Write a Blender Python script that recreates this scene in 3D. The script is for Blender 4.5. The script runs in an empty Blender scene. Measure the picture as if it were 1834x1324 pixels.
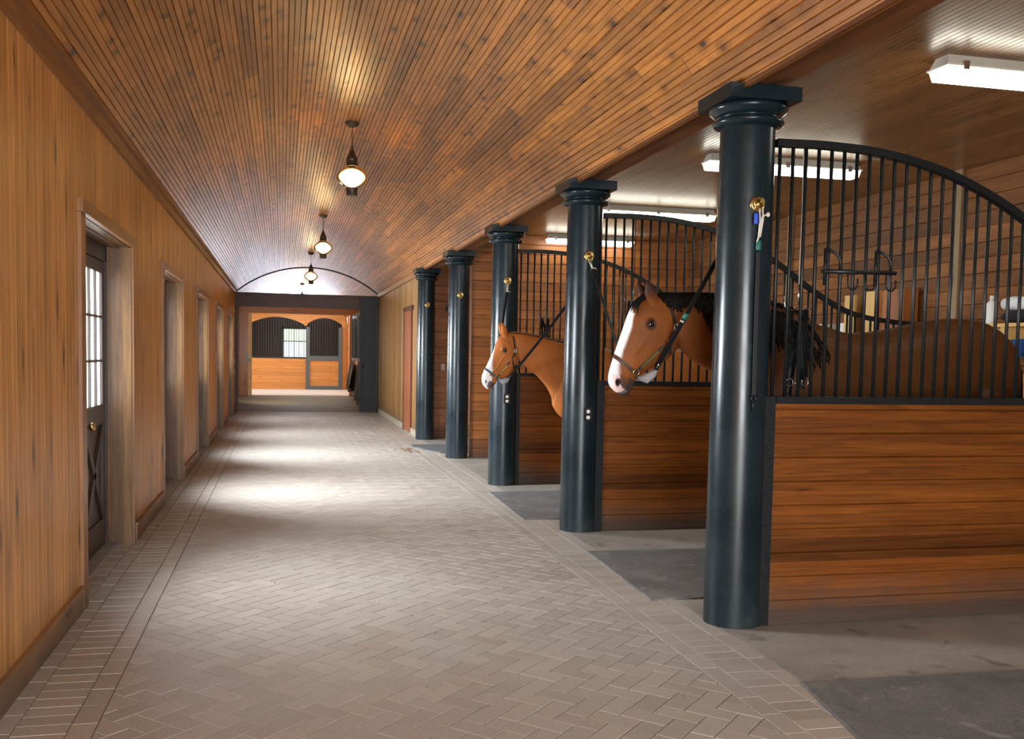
import bpy, math, random
import numpy as np
from mathutils import Vector, Matrix
from mathutils.bvhtree import BVHTree
random.seed(7)
SC = bpy.context.scene
COL = SC.collection
PI = math.pi

# ------------------------------------------------------------------ helpers
class MB:
    """collects faces and links them as one mesh object"""
    def __init__(s): s.v = []; s.f = []; s.m = []; s.uv = []; s.sm = []
    def face(s, pts, m=0, uv=None, sm=False):
        b = len(s.v); s.v += [tuple(p) for p in pts]
        s.f.append(tuple(range(b, b+len(pts)))); s.m.append(m); s.sm.append(sm)
        s.uv.append(uv if uv else [(0, 0)]*len(pts))
    def grid(s, rows, m=0, sm=True, closeu=False, closev=False, capa=False, capb=False):
        """rows: list of rings (lists of points) -> shared vertices"""
        b = len(s.v); n = len(rows[0])
        for r in rows: s.v += [tuple(p) for p in r]
        R = len(rows)
        for i in range(R if closev else R-1):
            for j in range(n if closeu else n-1):
                a = b+i*n+j; c = b+i*n+(j+1) % n
                i2 = (i+1) % R
                d = b+i2*n+(j+1) % n; e = b+i2*n+j
                s.f.append((a, c, d, e)); s.m.append(m); s.sm.append(sm)
                s.uv.append([(j/n, i/R), ((j+1)/n, i/R), ((j+1)/n, (i+1)/R), (j/n, (i+1)/R)])
        if capa: s.f.append(tuple(b+j for j in reversed(range(n)))); s.m.append(m); s.sm.append(False); s.uv.append([(0, 0)]*n)
        if capb: s.f.append(tuple(b+(R-1)*n+j for j in range(n))); s.m.append(m); s.sm.append(False); s.uv.append([(0, 0)]*n)
    def box(s, x0, x1, y0, y1, z0, z1, m=0, grain=2, o=0.0, M=None):
        P = [(x, y, z) for x in (x0, x1) for y in (y0, y1) for z in (z0, z1)]
        F = [(0, 1, 3, 2), (4, 6, 7, 5), (0, 4, 5, 1), (2, 3, 7, 6), (0, 2, 6, 4), (1, 5, 7, 3)]
        for f in F:
            pts = [P[i] for i in f]
            var = [a for a in range(3) if max(p[a] for p in pts)-min(p[a] for p in pts) > 1e-9]
            if grain in var: vv = grain; uu = [a for a in var if a != grain]; uu = uu[0] if uu else grain
            else: uu, vv = (var+[0, 1])[:2]
            uv = [(p[uu]+o, p[vv]+o*3) for p in pts]
            if M is not None: pts = [tuple(M @ Vector(p)) for p in pts]
            s.face(pts, m, uv)
    def tube(s, pts, r, n=8, m=0, cap=True, closed=False):
        pts = [Vector(p) for p in pts]; rs = r if isinstance(r, (list, tuple)) else [r]*len(pts)
        rings = []; up = None
        for i, p in enumerate(pts):
            if closed: t = pts[(i+1) % len(pts)]-pts[i-1]
            else: t = pts[min(i+1, len(pts)-1)]-pts[max(i-1, 0)]
            if t.length < 1e-9: t = Vector((0, 0, 1))
            t.normalize()
            if up is None: up = t.orthogonal().normalized()
            else:
                up = up-t*up.dot(t)
                up = t.orthogonal().normalized() if up.length < 1e-6 else up.normalized()
            w = t.cross(up)
            rings.append([p+(up*math.cos(2*PI*k/n)+w*math.sin(2*PI*k/n))*rs[i] for k in range(n)])
        s.grid(rings, m, closeu=True, closev=closed, capa=cap and not closed, capb=cap and not closed)
    def lathe(s, prof, c, n=32, m=0, axis=2, cap=True, sx=1.0, sy=1.0):
        rings = []
        for r, h in prof:
            ring = []
            for k in range(n):
                a = 2*PI*k/n; x, y = r*math.cos(a)*sx, r*math.sin(a)*sy
                p = (x, y, h) if axis == 2 else ((x, h, y) if axis == 1 else (h, x, y))
                ring.append((c[0]+p[0], c[1]+p[1], c[2]+p[2]))
            rings.append(ring)
        s.grid(rings, m, closeu=True, capa=cap, capb=cap)
    def ball(s, c, rx, ry, rz, n=16, k=10, m=0, M=None):
        rings = []
        for i in range(k+1):
            a = -PI/2+PI*i/k; rr = max(math.cos(a), 1e-3)
            ring = []
            for j in range(n):
                q = Vector((rx*rr*math.cos(2*PI*j/n), ry*rr*math.sin(2*PI*j/n), rz*math.sin(a)))
                if M is not None: q = M @ q
                ring.append(Vector(c)+q)
            rings.append(ring)
        s.grid(rings, m, closeu=True, capa=True, capb=True)
    def ribbon(s, pts, nrm, w, t=0.004, m=0, closed=False):
        pts = [Vector(p) for p in pts]; nrm = [Vector(q).normalized() for q in nrm]
        rings = []; N = len(pts)
        for i in range(N):
            T = (pts[(i+1) % N]-pts[i-1]) if closed else (pts[min(i+1, N-1)]-pts[max(i-1, 0)])
            T.normalize(); W = T.cross(nrm[i]).normalized(); n = nrm[i]
            ww = w[i] if isinstance(w, list) else w
            rings.append([pts[i]+W*ww/2+n*t, pts[i]-W*ww/2+n*t, pts[i]-W*ww/2-n*t*.5, pts[i]+W*ww/2-n*t*.5])
        s.grid(rings, m, sm=False, closeu=True, closev=closed, capa=not closed, capb=not closed)
    def build(s, name, mats, parent=None, loc=None):
        me = bpy.data.meshes.new(name)
        me.from_pydata([tuple(v) for v in s.v], [], s.f)
        if not isinstance(mats, (list, tuple)): mats = [mats]
        for m in mats: me.materials.append(m)
        me.polygons.foreach_set('material_index', s.m)
        me.polygons.foreach_set('use_smooth', s.sm)
        uvl = me.uv_layers.new(name='UVMap')
        uvl.data.foreach_set('uv', [c for f in s.uv for p in f for c in p])
        me.update()
        o = bpy.data.objects.new(name, me); COL.objects.link(o)
        if loc is not None:
            me.transform(Matrix.Translation(-Vector(loc))); o.location = loc
        if parent is not None:
            o.parent = parent
            if loc is None: o.matrix_parent_inverse = Matrix.Translation(-Vector(parent.location))
            else: o.location = Vector(loc)-Vector(parent.location)
        return o

def tag(o, label, cat=None, group=None, kind=None):
    if label: o['label'] = label
    if cat: o['category'] = cat
    if group: o['group'] = group
    if kind: o['kind'] = kind
    return o
def thing(name, loc, label, cat, group=None):
    o = bpy.data.objects.new(name, None); COL.objects.link(o); o.location = loc
    o.empty_display_size = .05
    return tag(o, label, cat, group)
def root(name, loc):
    o = bpy.data.objects.new(name, None); COL.objects.link(o); o.location = loc; o['kind'] = 'structure'
    return o
def struct(mb, name, mats, parent=None):
    o = mb.build(name, mats, parent)
    if parent is None: o['kind'] = 'structure'
    return o
def kids(o): return [c for c in bpy.data.objects if c.parent == o]
def copy_tree(o, loc=None, parent=None):
    c = o.copy(); COL.objects.link(c)
    if parent is not None:
        inv = o.matrix_parent_inverse.copy(); c.parent = parent; c.matrix_parent_inverse = inv
    if loc is not None: c.location = loc
    for ch in kids(o): copy_tree(ch, None, c)
    return c

# ------------------------------------------------------------------ materials
def mat(name):
    m = bpy.data.materials.new(name); m.use_nodes = True
    nt = m.node_tree; b = nt.nodes['Principled BSDF']
    return m, nt, b
class N:
    """tiny node-graph helper"""
    def __init__(s, nt): s.nt = nt
    def n(s, t, **kw):
        q = s.nt.nodes.new(t)
        for k, v in kw.items(): setattr(q, k, v)
        return q
    def lk(s, a, b): s.nt.links.new(a, b)
    def put(s, sock, v):
        if isinstance(v, bpy.types.NodeSocket): s.lk(v, sock)
        else: sock.default_value = v
    def math(s, op, a, b=0.0, c=0.0, clamp=False):
        q = s.n('ShaderNodeMath', operation=op, use_clamp=clamp)
        s.put(q.inputs[0], a); s.put(q.inputs[1], b); s.put(q.inputs[2], c); return q.outputs[0]
    def comb(s, x, y, z):
        q = s.n('ShaderNodeCombineXYZ'); s.put(q.inputs[0], x); s.put(q.inputs[1], y); s.put(q.inputs[2], z); return q.outputs[0]
    def noise(s, vec, scale=1.0, detail=4.0, rough=.55, dist=0.0):
        q = s.n('ShaderNodeTexNoise'); s.lk(vec, q.inputs['Vector'])
        q.inputs['Scale'].default_value = scale; q.inputs['Detail'].default_value = detail
        q.inputs['Roughness'].default_value = rough; q.inputs['Distortion'].default_value = dist
        return q.outputs['Fac']
    def mr(s, v, a, b, c=0.0, d=1.0, smooth=False):
        q = s.n('ShaderNodeMapRange'); q.interpolation_type = 'SMOOTHSTEP' if smooth else 'LINEAR'
        s.put(q.inputs[0], v); q.inputs[1].default_value = a; q.inputs[2].default_value = b
        q.inputs[3].default_value = c; q.inputs[4].default_value = d; return q.outputs[0]
    def mix(s, f, a, b, mode='MIX'):
        q = s.n('ShaderNodeMix', data_type='RGBA', blend_type=mode)
        s.put(q.inputs[0], f)
        s.put(q.inputs[6], a if isinstance(a, bpy.types.NodeSocket) else (*a, 1))
        s.put(q.inputs[7], b if isinstance(b, bpy.types.NodeSocket) else (*b, 1)); return q.outputs[2]
    def bump(s, h, strength, dist, bsdf):
        q = s.n('ShaderNodeBump'); q.inputs['Strength'].default_value = strength; q.inputs['Distance'].default_value = dist
        s.lk(h, q.inputs['Height']); s.lk(q.outputs[0], bsdf.inputs['Normal'])

def wood(name, light, dark, bw=.13, rough=.38, var=.35, knots=1.0, ka=6.0, kl=1.6, kt=.16, grain=30.0, joint=0.0,
         stain=.35, coat=0.0, dirt=0.0, kcol=(.035, .014, .006), spec=.5, crough=.18):
    m, nt, b = mat(name); g = N(nt)
    uv = g.n('ShaderNodeUVMap'); sp = g.n('ShaderNodeSeparateXYZ'); g.lk(uv.outputs[0], sp.inputs[0])
    a, l = sp.outputs[0], sp.outputs[1]
    bi = g.math('FLOOR', g.math('DIVIDE', a, bw))
    wn = g.n('ShaderNodeTexWhiteNoise', noise_dimensions='1D'); g.lk(bi, wn.inputs['W']); r = wn.outputs[0]
    if joint:
        seg = g.math('FLOOR', g.math('ADD', g.math('DIVIDE', l, joint), g.math('MULTIPLY', r, 7.0)))
        w2 = g.n('ShaderNodeTexWhiteNoise', noise_dimensions='2D'); g.lk(g.comb(bi, seg, 0.0), w2.inputs['Vector'])
        rb = w2.outputs[0]
    else: rb = r
    sh = g.math('MULTIPLY', rb, 41.0)
    v1 = g.comb(g.math('MULTIPLY', a, grain), g.math('ADD', g.math('MULTIPLY', l, 1.3), sh), g.math('MULTIPLY', bi, 3.1))
    g1 = g.noise(v1, 1.0, 5, .6, .8)
    v2 = g.comb(g.math('MULTIPLY', a, grain*5), g.math('ADD', g.math('MULTIPLY', l, 5.0), sh), 0.0)
    g2 = g.noise(v2, 1.0, 3, .6)
    v3 = g.comb(g.math('MULTIPLY', a, 4.0), g.math('ADD', g.math('MULTIPLY', l, .9), sh), g.math('MULTIPLY', bi, 1.7))
    g3 = g.noise(v3, 1.0, 4, .6, .4)
    f = g.math('ADD', g.math('MULTIPLY', g.mr(g1, .36, .66), .68), g.math('MULTIPLY', g.mr(g2, .32, .68), .3), clamp=True)
    c = g.mix(f, light, dark)
    st = g.mr(g3, .52, .75, 0, stain)
    c = g.mix(st, c, tuple(x*.35 for x in dark))
    br = g.mr(rb, 0, 1, 1-var, 1+var*.7)
    c = g.mix(1.0, c, g.comb(br, br, br), 'MULTIPLY')
    if knots:
        kv = g.comb(g.math('MULTIPLY', a, ka), g.math('ADD', g.math('MULTIPLY', l, kl), g.math('MULTIPLY', sh, 1.37)), g.math('MULTIPLY', bi, 5.3))
        nd = g.noise(kv, 2.5, 3, .6)
        vo = g.n('ShaderNodeTexVoronoi', feature='F1'); g.lk(kv, vo.inputs['Vector']); vo.inputs['Scale'].default_value = 1.0
        d = g.math('ADD', vo.outputs['Distance'], g.math('MULTIPLY', g.math('SUBTRACT', nd, .5), .22))
        sc = g.n('ShaderNodeSeparateColor'); g.lk(vo.outputs['Color'], sc.inputs[0])
        k = g.mr(d, kt*.35, kt, 1, 0, True)
        k = g.math('MULTIPLY', k, g.mr(sc.outputs[0], .45, .6))
        halo = g.math('MULTIPLY', g.mr(d, kt, kt*2.4, .38, 0, True), g.mr(sc.outputs[0], .45, .6))
        c = g.mix(halo, c, tuple(x*.5 for x in dark))
        c = g.mix(g.math('MULTIPLY', k, .88*knots), c, kcol)
    if joint:
        fr = g.math('FRACT', g.math('ADD', g.math('DIVIDE', l, joint), g.math('MULTIPLY', r, 7.0)))
        jm = g.math('LESS_THAN', fr, .007/joint)
        c = g.mix(g.math('MULTIPLY', jm, .8), c, (.03, .012, .004))
    if dirt:
        geo = g.n('ShaderNodeNewGeometry'); s2 = g.n('ShaderNodeSeparateXYZ'); g.lk(geo.outputs['Position'], s2.inputs[0])
        dn = g.noise(geo.outputs['Position'], 3.0, 4, .6)
        dm = g.math('MULTIPLY', g.mr(g.math('ADD', s2.outputs[2], g.math('MULTIPLY', dn, -.35)), -.15, .14, .8, 0), dirt, clamp=True)
        c = g.mix(dm, c, (.075, .065, .055))
    g.lk(c, b.inputs['Base Color'])
    b.inputs['Roughness'].default_value = rough
    b.inputs['Specular IOR Level'].default_value = spec
    b.inputs['Coat Weight'].default_value = coat; b.inputs['Coat Roughness'].default_value = crough
    g.bump(g.math('ADD', g2, g1), .25, .0015, b)
    return m

def plain(name, col, rough=.5, metal=0.0, spec=.5, noise=0.0, nscale=20.0, coat=0.0, bump=0.0, rvar=0.0):
    m, nt, b = mat(name); g = N(nt)
    b.inputs['Base Color'].default_value = (*col, 1); b.inputs['Roughness'].default_value = rough
    b.inputs['Metallic'].default_value = metal; b.inputs['Specular IOR Level'].default_value = spec
    b.inputs['Coat Weight'].default_value = coat
    geo = g.n('ShaderNodeTexCoord'); nz = g.noise(geo.outputs['Object'], nscale, 5, .6)
    k = g.mr(nz, .3, .7, 1-max(noise, .04), 1+max(noise, .04))
    g.lk(g.mix(1.0, col, g.comb(k, k, k), 'MULTIPLY'), b.inputs['Base Color'])
    if rvar: g.lk(g.mr(nz, .3, .7, rough-rvar, rough+rvar), b.inputs['Roughness'])
    if bump: g.bump(nz, bump, .003, b)
    return m
def emit(name, col, s):
    m, nt, b = mat(name)
    b.inputs['Base Color'].default_value = (*col, 1); b.inputs['Emission Color'].default_value = (*col, 1)
    b.inputs['Emission Strength'].default_value = s; b.inputs['Roughness'].default_value = .4
    return m

W_LEFT = wood('pine_left', (.76, .37, .105), (.46, .20, .05), bw=.0833, spec=.35, rough=.42, var=.2, ka=7.5, kl=2.0, kt=.24, stain=.3, dirt=.6)
W_VAULT = wood('pine_vault', (.60, .235, .034), (.26, .090, .013), bw=.1284, rough=.38, var=.36, ka=8, kl=4.6, kt=.27, joint=2.6, stain=.6, coat=.42, spec=.32, crough=.3, kcol=(.012, .005, .002))
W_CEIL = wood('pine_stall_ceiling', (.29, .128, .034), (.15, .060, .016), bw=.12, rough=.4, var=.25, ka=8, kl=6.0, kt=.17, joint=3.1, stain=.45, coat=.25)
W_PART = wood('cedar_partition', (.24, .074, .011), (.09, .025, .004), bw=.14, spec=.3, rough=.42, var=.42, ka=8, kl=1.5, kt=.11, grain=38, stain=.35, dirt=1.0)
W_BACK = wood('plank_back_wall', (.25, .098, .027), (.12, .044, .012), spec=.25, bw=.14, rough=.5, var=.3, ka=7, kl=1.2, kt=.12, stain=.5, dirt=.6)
W_FAR = wood('plank_far_wall', (.46, .17, .045), (.26, .08, .02), bw=.14, rough=.42, var=.22, ka=6, kl=1.3, kt=.10, stain=.35, dirt=.8)
W_JAMB = wood('jamb_wood', (.23, .10, .018), (.06, .022, .005), bw=.2, rough=.33, var=.2, ka=7, kl=2.5, kt=.18, stain=.9, dirt=.5)
W_JAMB2 = wood('jamb_edge', (.30, .15, .026), (.13, .055, .011), bw=9.0, rough=.38, var=.05, ka=8, kl=2.5, kt=.2, stain=.6, dirt=.5)
W_TRIM = wood('trim_wood', (.36, .155, .042), (.18, .07, .02), bw=9.0, rough=.38, var=.05, ka=8, kl=1.5, kt=.12, stain=.5, dirt=.8)
W_DARK = wood('dark_beam_wood', (.09, .032, .012), (.04, .014, .006), bw=9.0, rough=.45, var=.05, knots=.5, stain=.6)
W_CORR = wood('corridor_pine', (.44, .23, .065), (.2, .09, .025), bw=.15, rough=.42, var=.4, ka=6, kl=1.6, kt=.12, stain=.6, dirt=.9)
W_BRIGHT = wood('golden_pine', (.58, .24, .05), (.40, .15, .03), bw=.14, rough=.4, var=.12, ka=6, kl=1.6, kt=.10, stain=.2)
W_YEL = wood('pale_pine', (.85, .55, .20), (.7, .42, .13), bw=9.0, rough=.5, var=.05, knots=.4, stain=.15)
M_DOOR = wood('dark_stained_door', (.07, .045, .035), (.04, .025, .02), bw=9.0, rough=.4, var=.05, knots=.2, stain=.3)
M_DFRAME = wood('dark_door_frame', (.06, .03, .02), (.03, .016, .012), bw=9.0, rough=.4, var=.05, knots=.2, stain=.3)

def col_paint():
    m, nt, b = mat('green_black_paint'); g = N(nt)
    tc = g.n('ShaderNodeTexCoord'); sp = g.n('ShaderNodeSeparateXYZ'); g.lk(tc.outputs['Object'], sp.inputs[0])
    n1 = g.noise(tc.outputs['Object'], 2.2, 5, .6); n2 = g.noise(tc.outputs['Object'], 120, 2, .6)
    c = g.mix(g.mr(n1, .35, .65), (.0065, .0145, .0185), (.011, .0235, .029))
    sv = g.comb(g.math('MULTIPLY', sp.outputs[0], 26.0), g.math('MULTIPLY', sp.outputs[1], 26.0), g.math('MULTIPLY', sp.outputs[2], 1.6))
    streak = g.mr(g.noise(sv, 1.0, 4, .6), .6, .75, 0, .22)
    low = g.mr(sp.outputs[2], .1, 1.5, 1.0, .15)
    c = g.mix(g.math('MULTIPLY', streak, low), c, (.06, .075, .08))
    spk = g.math('MULTIPLY', g.mr(n2, .68, .74), g.mr(sp.outputs[2], 0, 1.2, .5, 0))
    c = g.mix(spk, c, (.25, .27, .27))
    wear = g.math('MULTIPLY', g.mr(n1, .55, .7), g.mr(sp.outputs[2], .45, .85, 1, 0))
    c = g.mix(g.math('MULTIPLY', wear, .25), c, (.09, .08, .075))
    g.lk(c, b.inputs['Base Color'])
    g.lk(g.math('ADD', g.mr(n1, .3, .7, .16, .3), g.math('MULTIPLY', low, .12)), b.inputs['Roughness'])
    b.inputs['Specular IOR Level'].default_value = .42
    g.bump(n2, .06, .001, b)
    return m
M_COL = col_paint()
M_IRON = plain('black_iron', (.010, .013, .014), .38, 0.0, .45, noise=.2, nscale=60, rvar=.06, bump=.1)
M_BLACKDOOR = plain('black_green_door', (.018, .024, .03), .5, noise=.25, nscale=9)
M_GREYF = plain('grey_green_paint', (.075, .09, .095), .45, noise=.15, nscale=12)
M_BRASS = plain('brass', (.62, .45, .16), .28, 1.0, noise=.15, nscale=40)
M_STEEL = plain('steel', (.6, .6, .58), .3, 1.0)
M_BRONZE = plain('bronze', (.075, .06, .04), .45, .5, noise=.3, nscale=30)
M_WHITE = plain('white_plastic', (.78, .77, .72), .4)
M_ROPE = plain('white_cord', (.72, .68, .58), .8, bump=.4, nscale=180)
M_STRAP = plain('black_strap', (.006, .006, .007), .55, 0.0, .25, noise=.2)
M_LEATH = plain('brown_leather', (.085, .035, .018), .5, noise=.2, nscale=60)
M_DLEATH = plain('dark_leather', (.03, .016, .012), .5, noise=.2, nscale=60)
M_GREEN = plain('green_tape', (.02, .13, .10), .5)
M_BLUE = plain('blue_tape', (.02, .08, .55), .45)
M_BLUE2 = plain('blue_plastic', (.04, .10, .28), .4)
M_GREYP = plain('grey_fleece', (.34, .34, .35), .9, noise=.25, nscale=70, bump=.5)
M_CLOTHB = plain('black_cloth', (.008, .008, .01), .85, noise=.2)
M_CLOTHT = plain('tan_cloth', (.35, .26, .17), .85)
M_TOWEL = plain('white_towel', (.8, .8, .78), .85, bump=.5, nscale=60)
M_BLACKP = plain('black_plastic', (.01, .01, .011), .35)
M_RUBBER = plain('rubber_mat', (.105, .108, .112), .75, noise=.28, nscale=7, bump=.35)
M_STONE = plain('sill_stone', (.30, .30, .29), .6, noise=.15, nscale=8)
M_LEAF = plain('dry_leaf', (.30, .15, .07), .8, noise=.3, nscale=50)
M_EYE = plain('eye', (.006, .004, .003), .06, spec=.9, coat=1.0)
M_MANE = plain('black_hair', (.004, .0035, .0035), .6, 0.0, .15, noise=.3, nscale=60)
M_MANE2 = plain('chestnut_hair', (.13, .04, .012), .6, noise=.3, nscale=60)
M_LAMP = emit('bulb', (1.0, .78, .42), 60)
M_TUBE = emit('fluorescent', (1.0, .97, .80), 8.5)
M_PANE = emit('daylight_pane', (.92, .96, 1.0), 5.0)
M_VGLOW = emit('vault_glow_pane', (.80, .86, 1.0), 36.0)  # emission of the glow added at the vault end

def glassy(name, col, tf):
    m = bpy.data.materials.new(name); m.use_nodes = True; nt = m.node_tree; g = N(nt)
    nt.nodes.remove(nt.nodes['Principled BSDF']); out = nt.nodes['Material Output']
    t = g.n('ShaderNodeBsdfTransparent'); t.inputs[0].default_value = (*col, 1)
    gl = g.n('ShaderNodeBsdfGlossy'); gl.inputs['Roughness'].default_value = .05; gl.inputs[0].default_value = (1, .95, .8, 1)
    tr = g.n('ShaderNodeBsdfTranslucent'); tr.inputs[0].default_value = (1, .85, .55, 1)
    lw = g.n('ShaderNodeLayerWeight'); lw.inputs[0].default_value = .15
    m1 = g.n('ShaderNodeMixShader'); m1.inputs[0].default_value = tf; g.lk(t.outputs[0], m1.inputs[1]); g.lk(tr.outputs[0], m1.inputs[2])
    m2 = g.n('ShaderNodeMixShader'); g.lk(lw.outputs['Fresnel'], m2.inputs[0]); g.lk(m1.outputs[0], m2.inputs[1]); g.lk(gl.outputs[0], m2.inputs[2])
    g.lk(m2.outputs[0], out.inputs[0]); return m
M_GLOBE = glassy('amber_glass', (1, .90, .70), .42)
M_PRISM = plain('prismatic_cover', (.62, .60, .50), .35)

def brick_mat():
    m, nt, b = mat('brick_paver'); g = N(nt)
    at = g.n('ShaderNodeAttribute', attribute_name='rnd'); r = at.outputs['Fac']
    tc = g.n('ShaderNodeTexCoord')
    n1 = g.noise(tc.outputs['Object'], 3.0, 5, .6); n2 = g.noise(tc.outputs['Object'], 90, 3, .7); n3 = g.noise(tc.outputs['Object'], .45, 3, .5)
    c = g.mix(r, (.345, .30, .245), (.435, .385, .32))
    c = g.mix(g.mr(n1, .4, .7, 0, .5), c, (.38, .34, .30))
    c = g.mix(g.mr(n3, .4, .65, 0, .45), c, (.43, .41, .38))
    k = g.mr(n2, .25, .75, .8, 1.18); c = g.mix(1.0, c, g.comb(k, k, k), 'MULTIPLY')
    g.lk(c, b.inputs['Base Color'])
    g.lk(g.mr(n1, .3, .7, .42, .6), b.inputs['Roughness'])
    b.inputs['Specular IOR Level'].default_value = .5
    g.bump(n2, .35, .002, b); return m
M_BRICK = brick_mat()
M_SAND = plain('joint_sand', (.14, .11, .085), .95, noise=.3, nscale=30)
def concrete():
    m, nt, b = mat('concrete'); g = N(nt); tc = g.n('ShaderNodeTexCoord')
    n1 = g.noise(tc.outputs['Object'], 1.3, 6, .6, .3); n2 = g.noise(tc.outputs['Object'], 60, 4, .7); n3 = g.noise(tc.outputs['Object'], 4.0, 5, .65, .6)
    c = g.mix(g.mr(n1, .35, .65), (.25, .23, .195), (.35, .33, .285))
    c = g.mix(g.mr(n3, .58, .72, 0, .7), c, (.085, .07, .055))
    k = g.mr(n2, .25, .75, .85, 1.15); c = g.mix(1.0, c, g.comb(k, k, k), 'MULTIPLY')
    c = g.mix(g.mr(n2, .74, .78, 0, .6), c, (.5, .48, .42))
    g.lk(c, b.inputs['Base Color']); b.inputs['Roughness'].default_value = .6
    g.bump(n2, .2, .002, b); return m
M_CONC = concrete()
def matmat():
    m, nt, b = mat('worn_rubber_mat'); g = N(nt); tc = g.n('ShaderNodeTexCoord')
    n1 = g.noise(tc.outputs['Object'], 2.2, 6, .65, .5); n2 = g.noise(tc.outputs['Object'], 70, 4, .7); n3 = g.noise(tc.outputs['Object'], 5, 5, .65, .8)
    c = g.mix(g.mr(n1, .35, .65), (.115, .115, .112), (.19, .187, .18))
    c = g.mix(g.mr(n3, .6, .72, 0, .55), c, (.42, .40, .36))
    c = g.mix(g.mr(n3, .28, .40, .7, 0), c, (.05, .05, .05))
    k = g.mr(n2, .25, .75, .7, 1.3); c = g.mix(1.0, c, g.comb(k, k, k), 'MULTIPLY')
    g.lk(c, b.inputs['Base Color']); b.inputs['Roughness'].default_value = .7; g.bump(n2, .3, .003, b); return m
M_MAT = matmat()

# ------------------------------------------------------------------ room constants (metres)
XL, XR = -1.15, 2.47          # aisle sides
ZW = 3.03
YB, YE, YF = -3.0, 25.0, 40.0 # back end, dark header, far wall
YV = 46.0
XB = 6.2                      # back wall of the stalls
ZC = 3.36

def panel(mb, O, U, V, Wn, width, length, pitch, gw=.006, gd=.004, m=0, u0=0.0, v0=0.0, phase=0.0, side2=0.0):
    """board panelling with real grooves: boards run along V, stacked along U, facing Wn"""
    O, U, V, Wn = Vector(O), Vector(U), Vector(V), Vector(Wn)
    edges = []; x = -phase
    prof = []
    while x < width:
        a, e = x, x+pitch
        for (p, d) in ((a, 0.0), (e-gw, 0.0), (e-gw*.5, -gd)):
            if -1e-9 <= p <= width: prof.append((p, d))
        x += pitch
    if not prof or prof[0][0] > 1e-6: prof.insert(0, (0.0, 0.0))
    if prof[-1][0] < width-1e-6: prof.append((width, 0.0))
    for (a, da), (c, dc) in zip(prof[:-1], prof[1:]):
        if c-a < 1e-7: continue
        e = 1e-4
        p = [O+U*a+Wn*da, O+U*c+Wn*dc, O+U*c+Wn*dc+V*length, O+U*a+Wn*da+V*length]
        mb.face(p, m, [(u0+a+phase*0+e, v0), (u0+c-e, v0), (u0+c-e, v0+length), (u0+a+e, v0+length)])

# ------------------------------------------------------------------ floor: bricks
def clip(poly, ax, lim, keep_greater):
    out = []
    for i in range(len(poly)):
        p, q = poly[i], poly[(i+1) % len(poly)]
        ip = (p[ax] >= lim) == keep_greater or abs(p[ax]-lim) < 1e-9
        iq = (q[ax] >= lim) == keep_greater or abs(q[ax]-lim) < 1e-9
        if ip: out.append(p)
        if ip != iq:
            t = (lim-p[ax])/(q[ax]-p[ax]); out.append((p[0]+t*(q[0]-p[0]), p[1]+t*(q[1]-p[1])))
    return out
fl = MB(); frnd = []
def brick(poly, gap=.0016):
    # inset by gap, chamfered edge
    cx = sum(p[0] for p in poly)/len(poly); cy = sum(p[1] for p in poly)/len(poly)
    area = abs(sum(poly[i][0]*poly[(i+1) % len(poly)][1]-poly[(i+1) % len(poly)][0]*poly[i][1] for i in range(len(poly))))/2
    if area < 4e-4: return
    def inset(d):
        o = []; n = len(poly); s = 1 if sum(poly[i][0]*poly[(i+1) % n][1]-poly[(i+1) % n][0]*poly[i][1] for i in range(n)) > 0 else -1
        L = []
        for i in range(n):
            a, b = poly[i], poly[(i+1) % n]; dx, dy = b[0]-a[0], b[1]-a[1]; l = math.hypot(dx, dy) or 1
            nx, ny = -dy/l*s, dx/l*s; L.append((a[0]+nx*d, a[1]+ny*d, dx/l, dy/l))
        for i in range(n):
            p, q = L[i-1], L[i]; den = p[2]*q[3]-p[3]*q[2]
            if abs(den) < 1e-6: o.append((q[0], q[1])); continue
            t = ((q[0]-p[0])*q[3]-(q[1]-p[1])*q[2])/den; o.append((p[0]+p[2]*t, p[1]+p[3]*t))
        return o
    a, b = inset(gap), inset(gap+.0022); z = random.uniform(-.0008, .0008); r = random.random()
    fl.face([(x, y, z) for x, y in b], 0); frnd.append(r)
    n = len(poly)
    for i in range(n):
        j = (i+1) % n
        fl.face([(a[i][0], a[i][1], -.007), (a[j][0], a[j][1], -.007), (b[j][0], b[j][1], z), (b[i][0], b[i][1], z)], 0); frnd.append(r)
Wb, Lb = .1065, .213
XA, XC = -.735, 2.045
s2 = math.sqrt(.5)
def rot(p): return (p[0]*s2+p[1]*s2, p[0]*s2-p[1]*s2+.6)
Y0F, Y1F = .6, 25.0
rng = 190
for i in range(-rng, rng):
    for j in range(-rng//2-5, rng//2+5):
        # herringbone: unit pairs stepping (1,1) cells along the diagonal, period 4
        for kind in (0, 1):
            ox, oy = i+4*j*0, i
            if kind == 0: cells = (i+j*4, i, 2, 1)      # horizontal
            else: cells = (i+j*4+2, i-1+0, 1, 2)        # vertical
            x, y, w, h = cells
            cxy = rot(((x+w/2)*Wb, (y+h/2)*Wb))
            if not (XA-.2 < cxy[0] < XC+.2 and Y0F-.2 < cxy[1] < Y1F+.2): continue
            poly = [rot((px*Wb, py*Wb)) for px, py in ((x, y), (x+w, y), (x+w, y+h), (x, y+h))]
            poly = clip(poly, 0, XA, True)
            if len(poly) > 2: poly = clip(poly, 0, XC, False)
            if len(poly) > 2: poly = clip(poly, 1, Y0F, True)
            if len(poly) > 2: poly = clip(poly, 1, Y1F, False)
            if len(poly) > 2: brick(poly)
def course(x0, x1, step, y0, y1):
    y = y0-random.random()*step
    while y < y1:
        a, b = max(y, y0), min(y+step, y1)
        if b-a > .02: brick([(x0, a), (x1, a), (x1, b), (x0, b)])
        y += step
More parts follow.
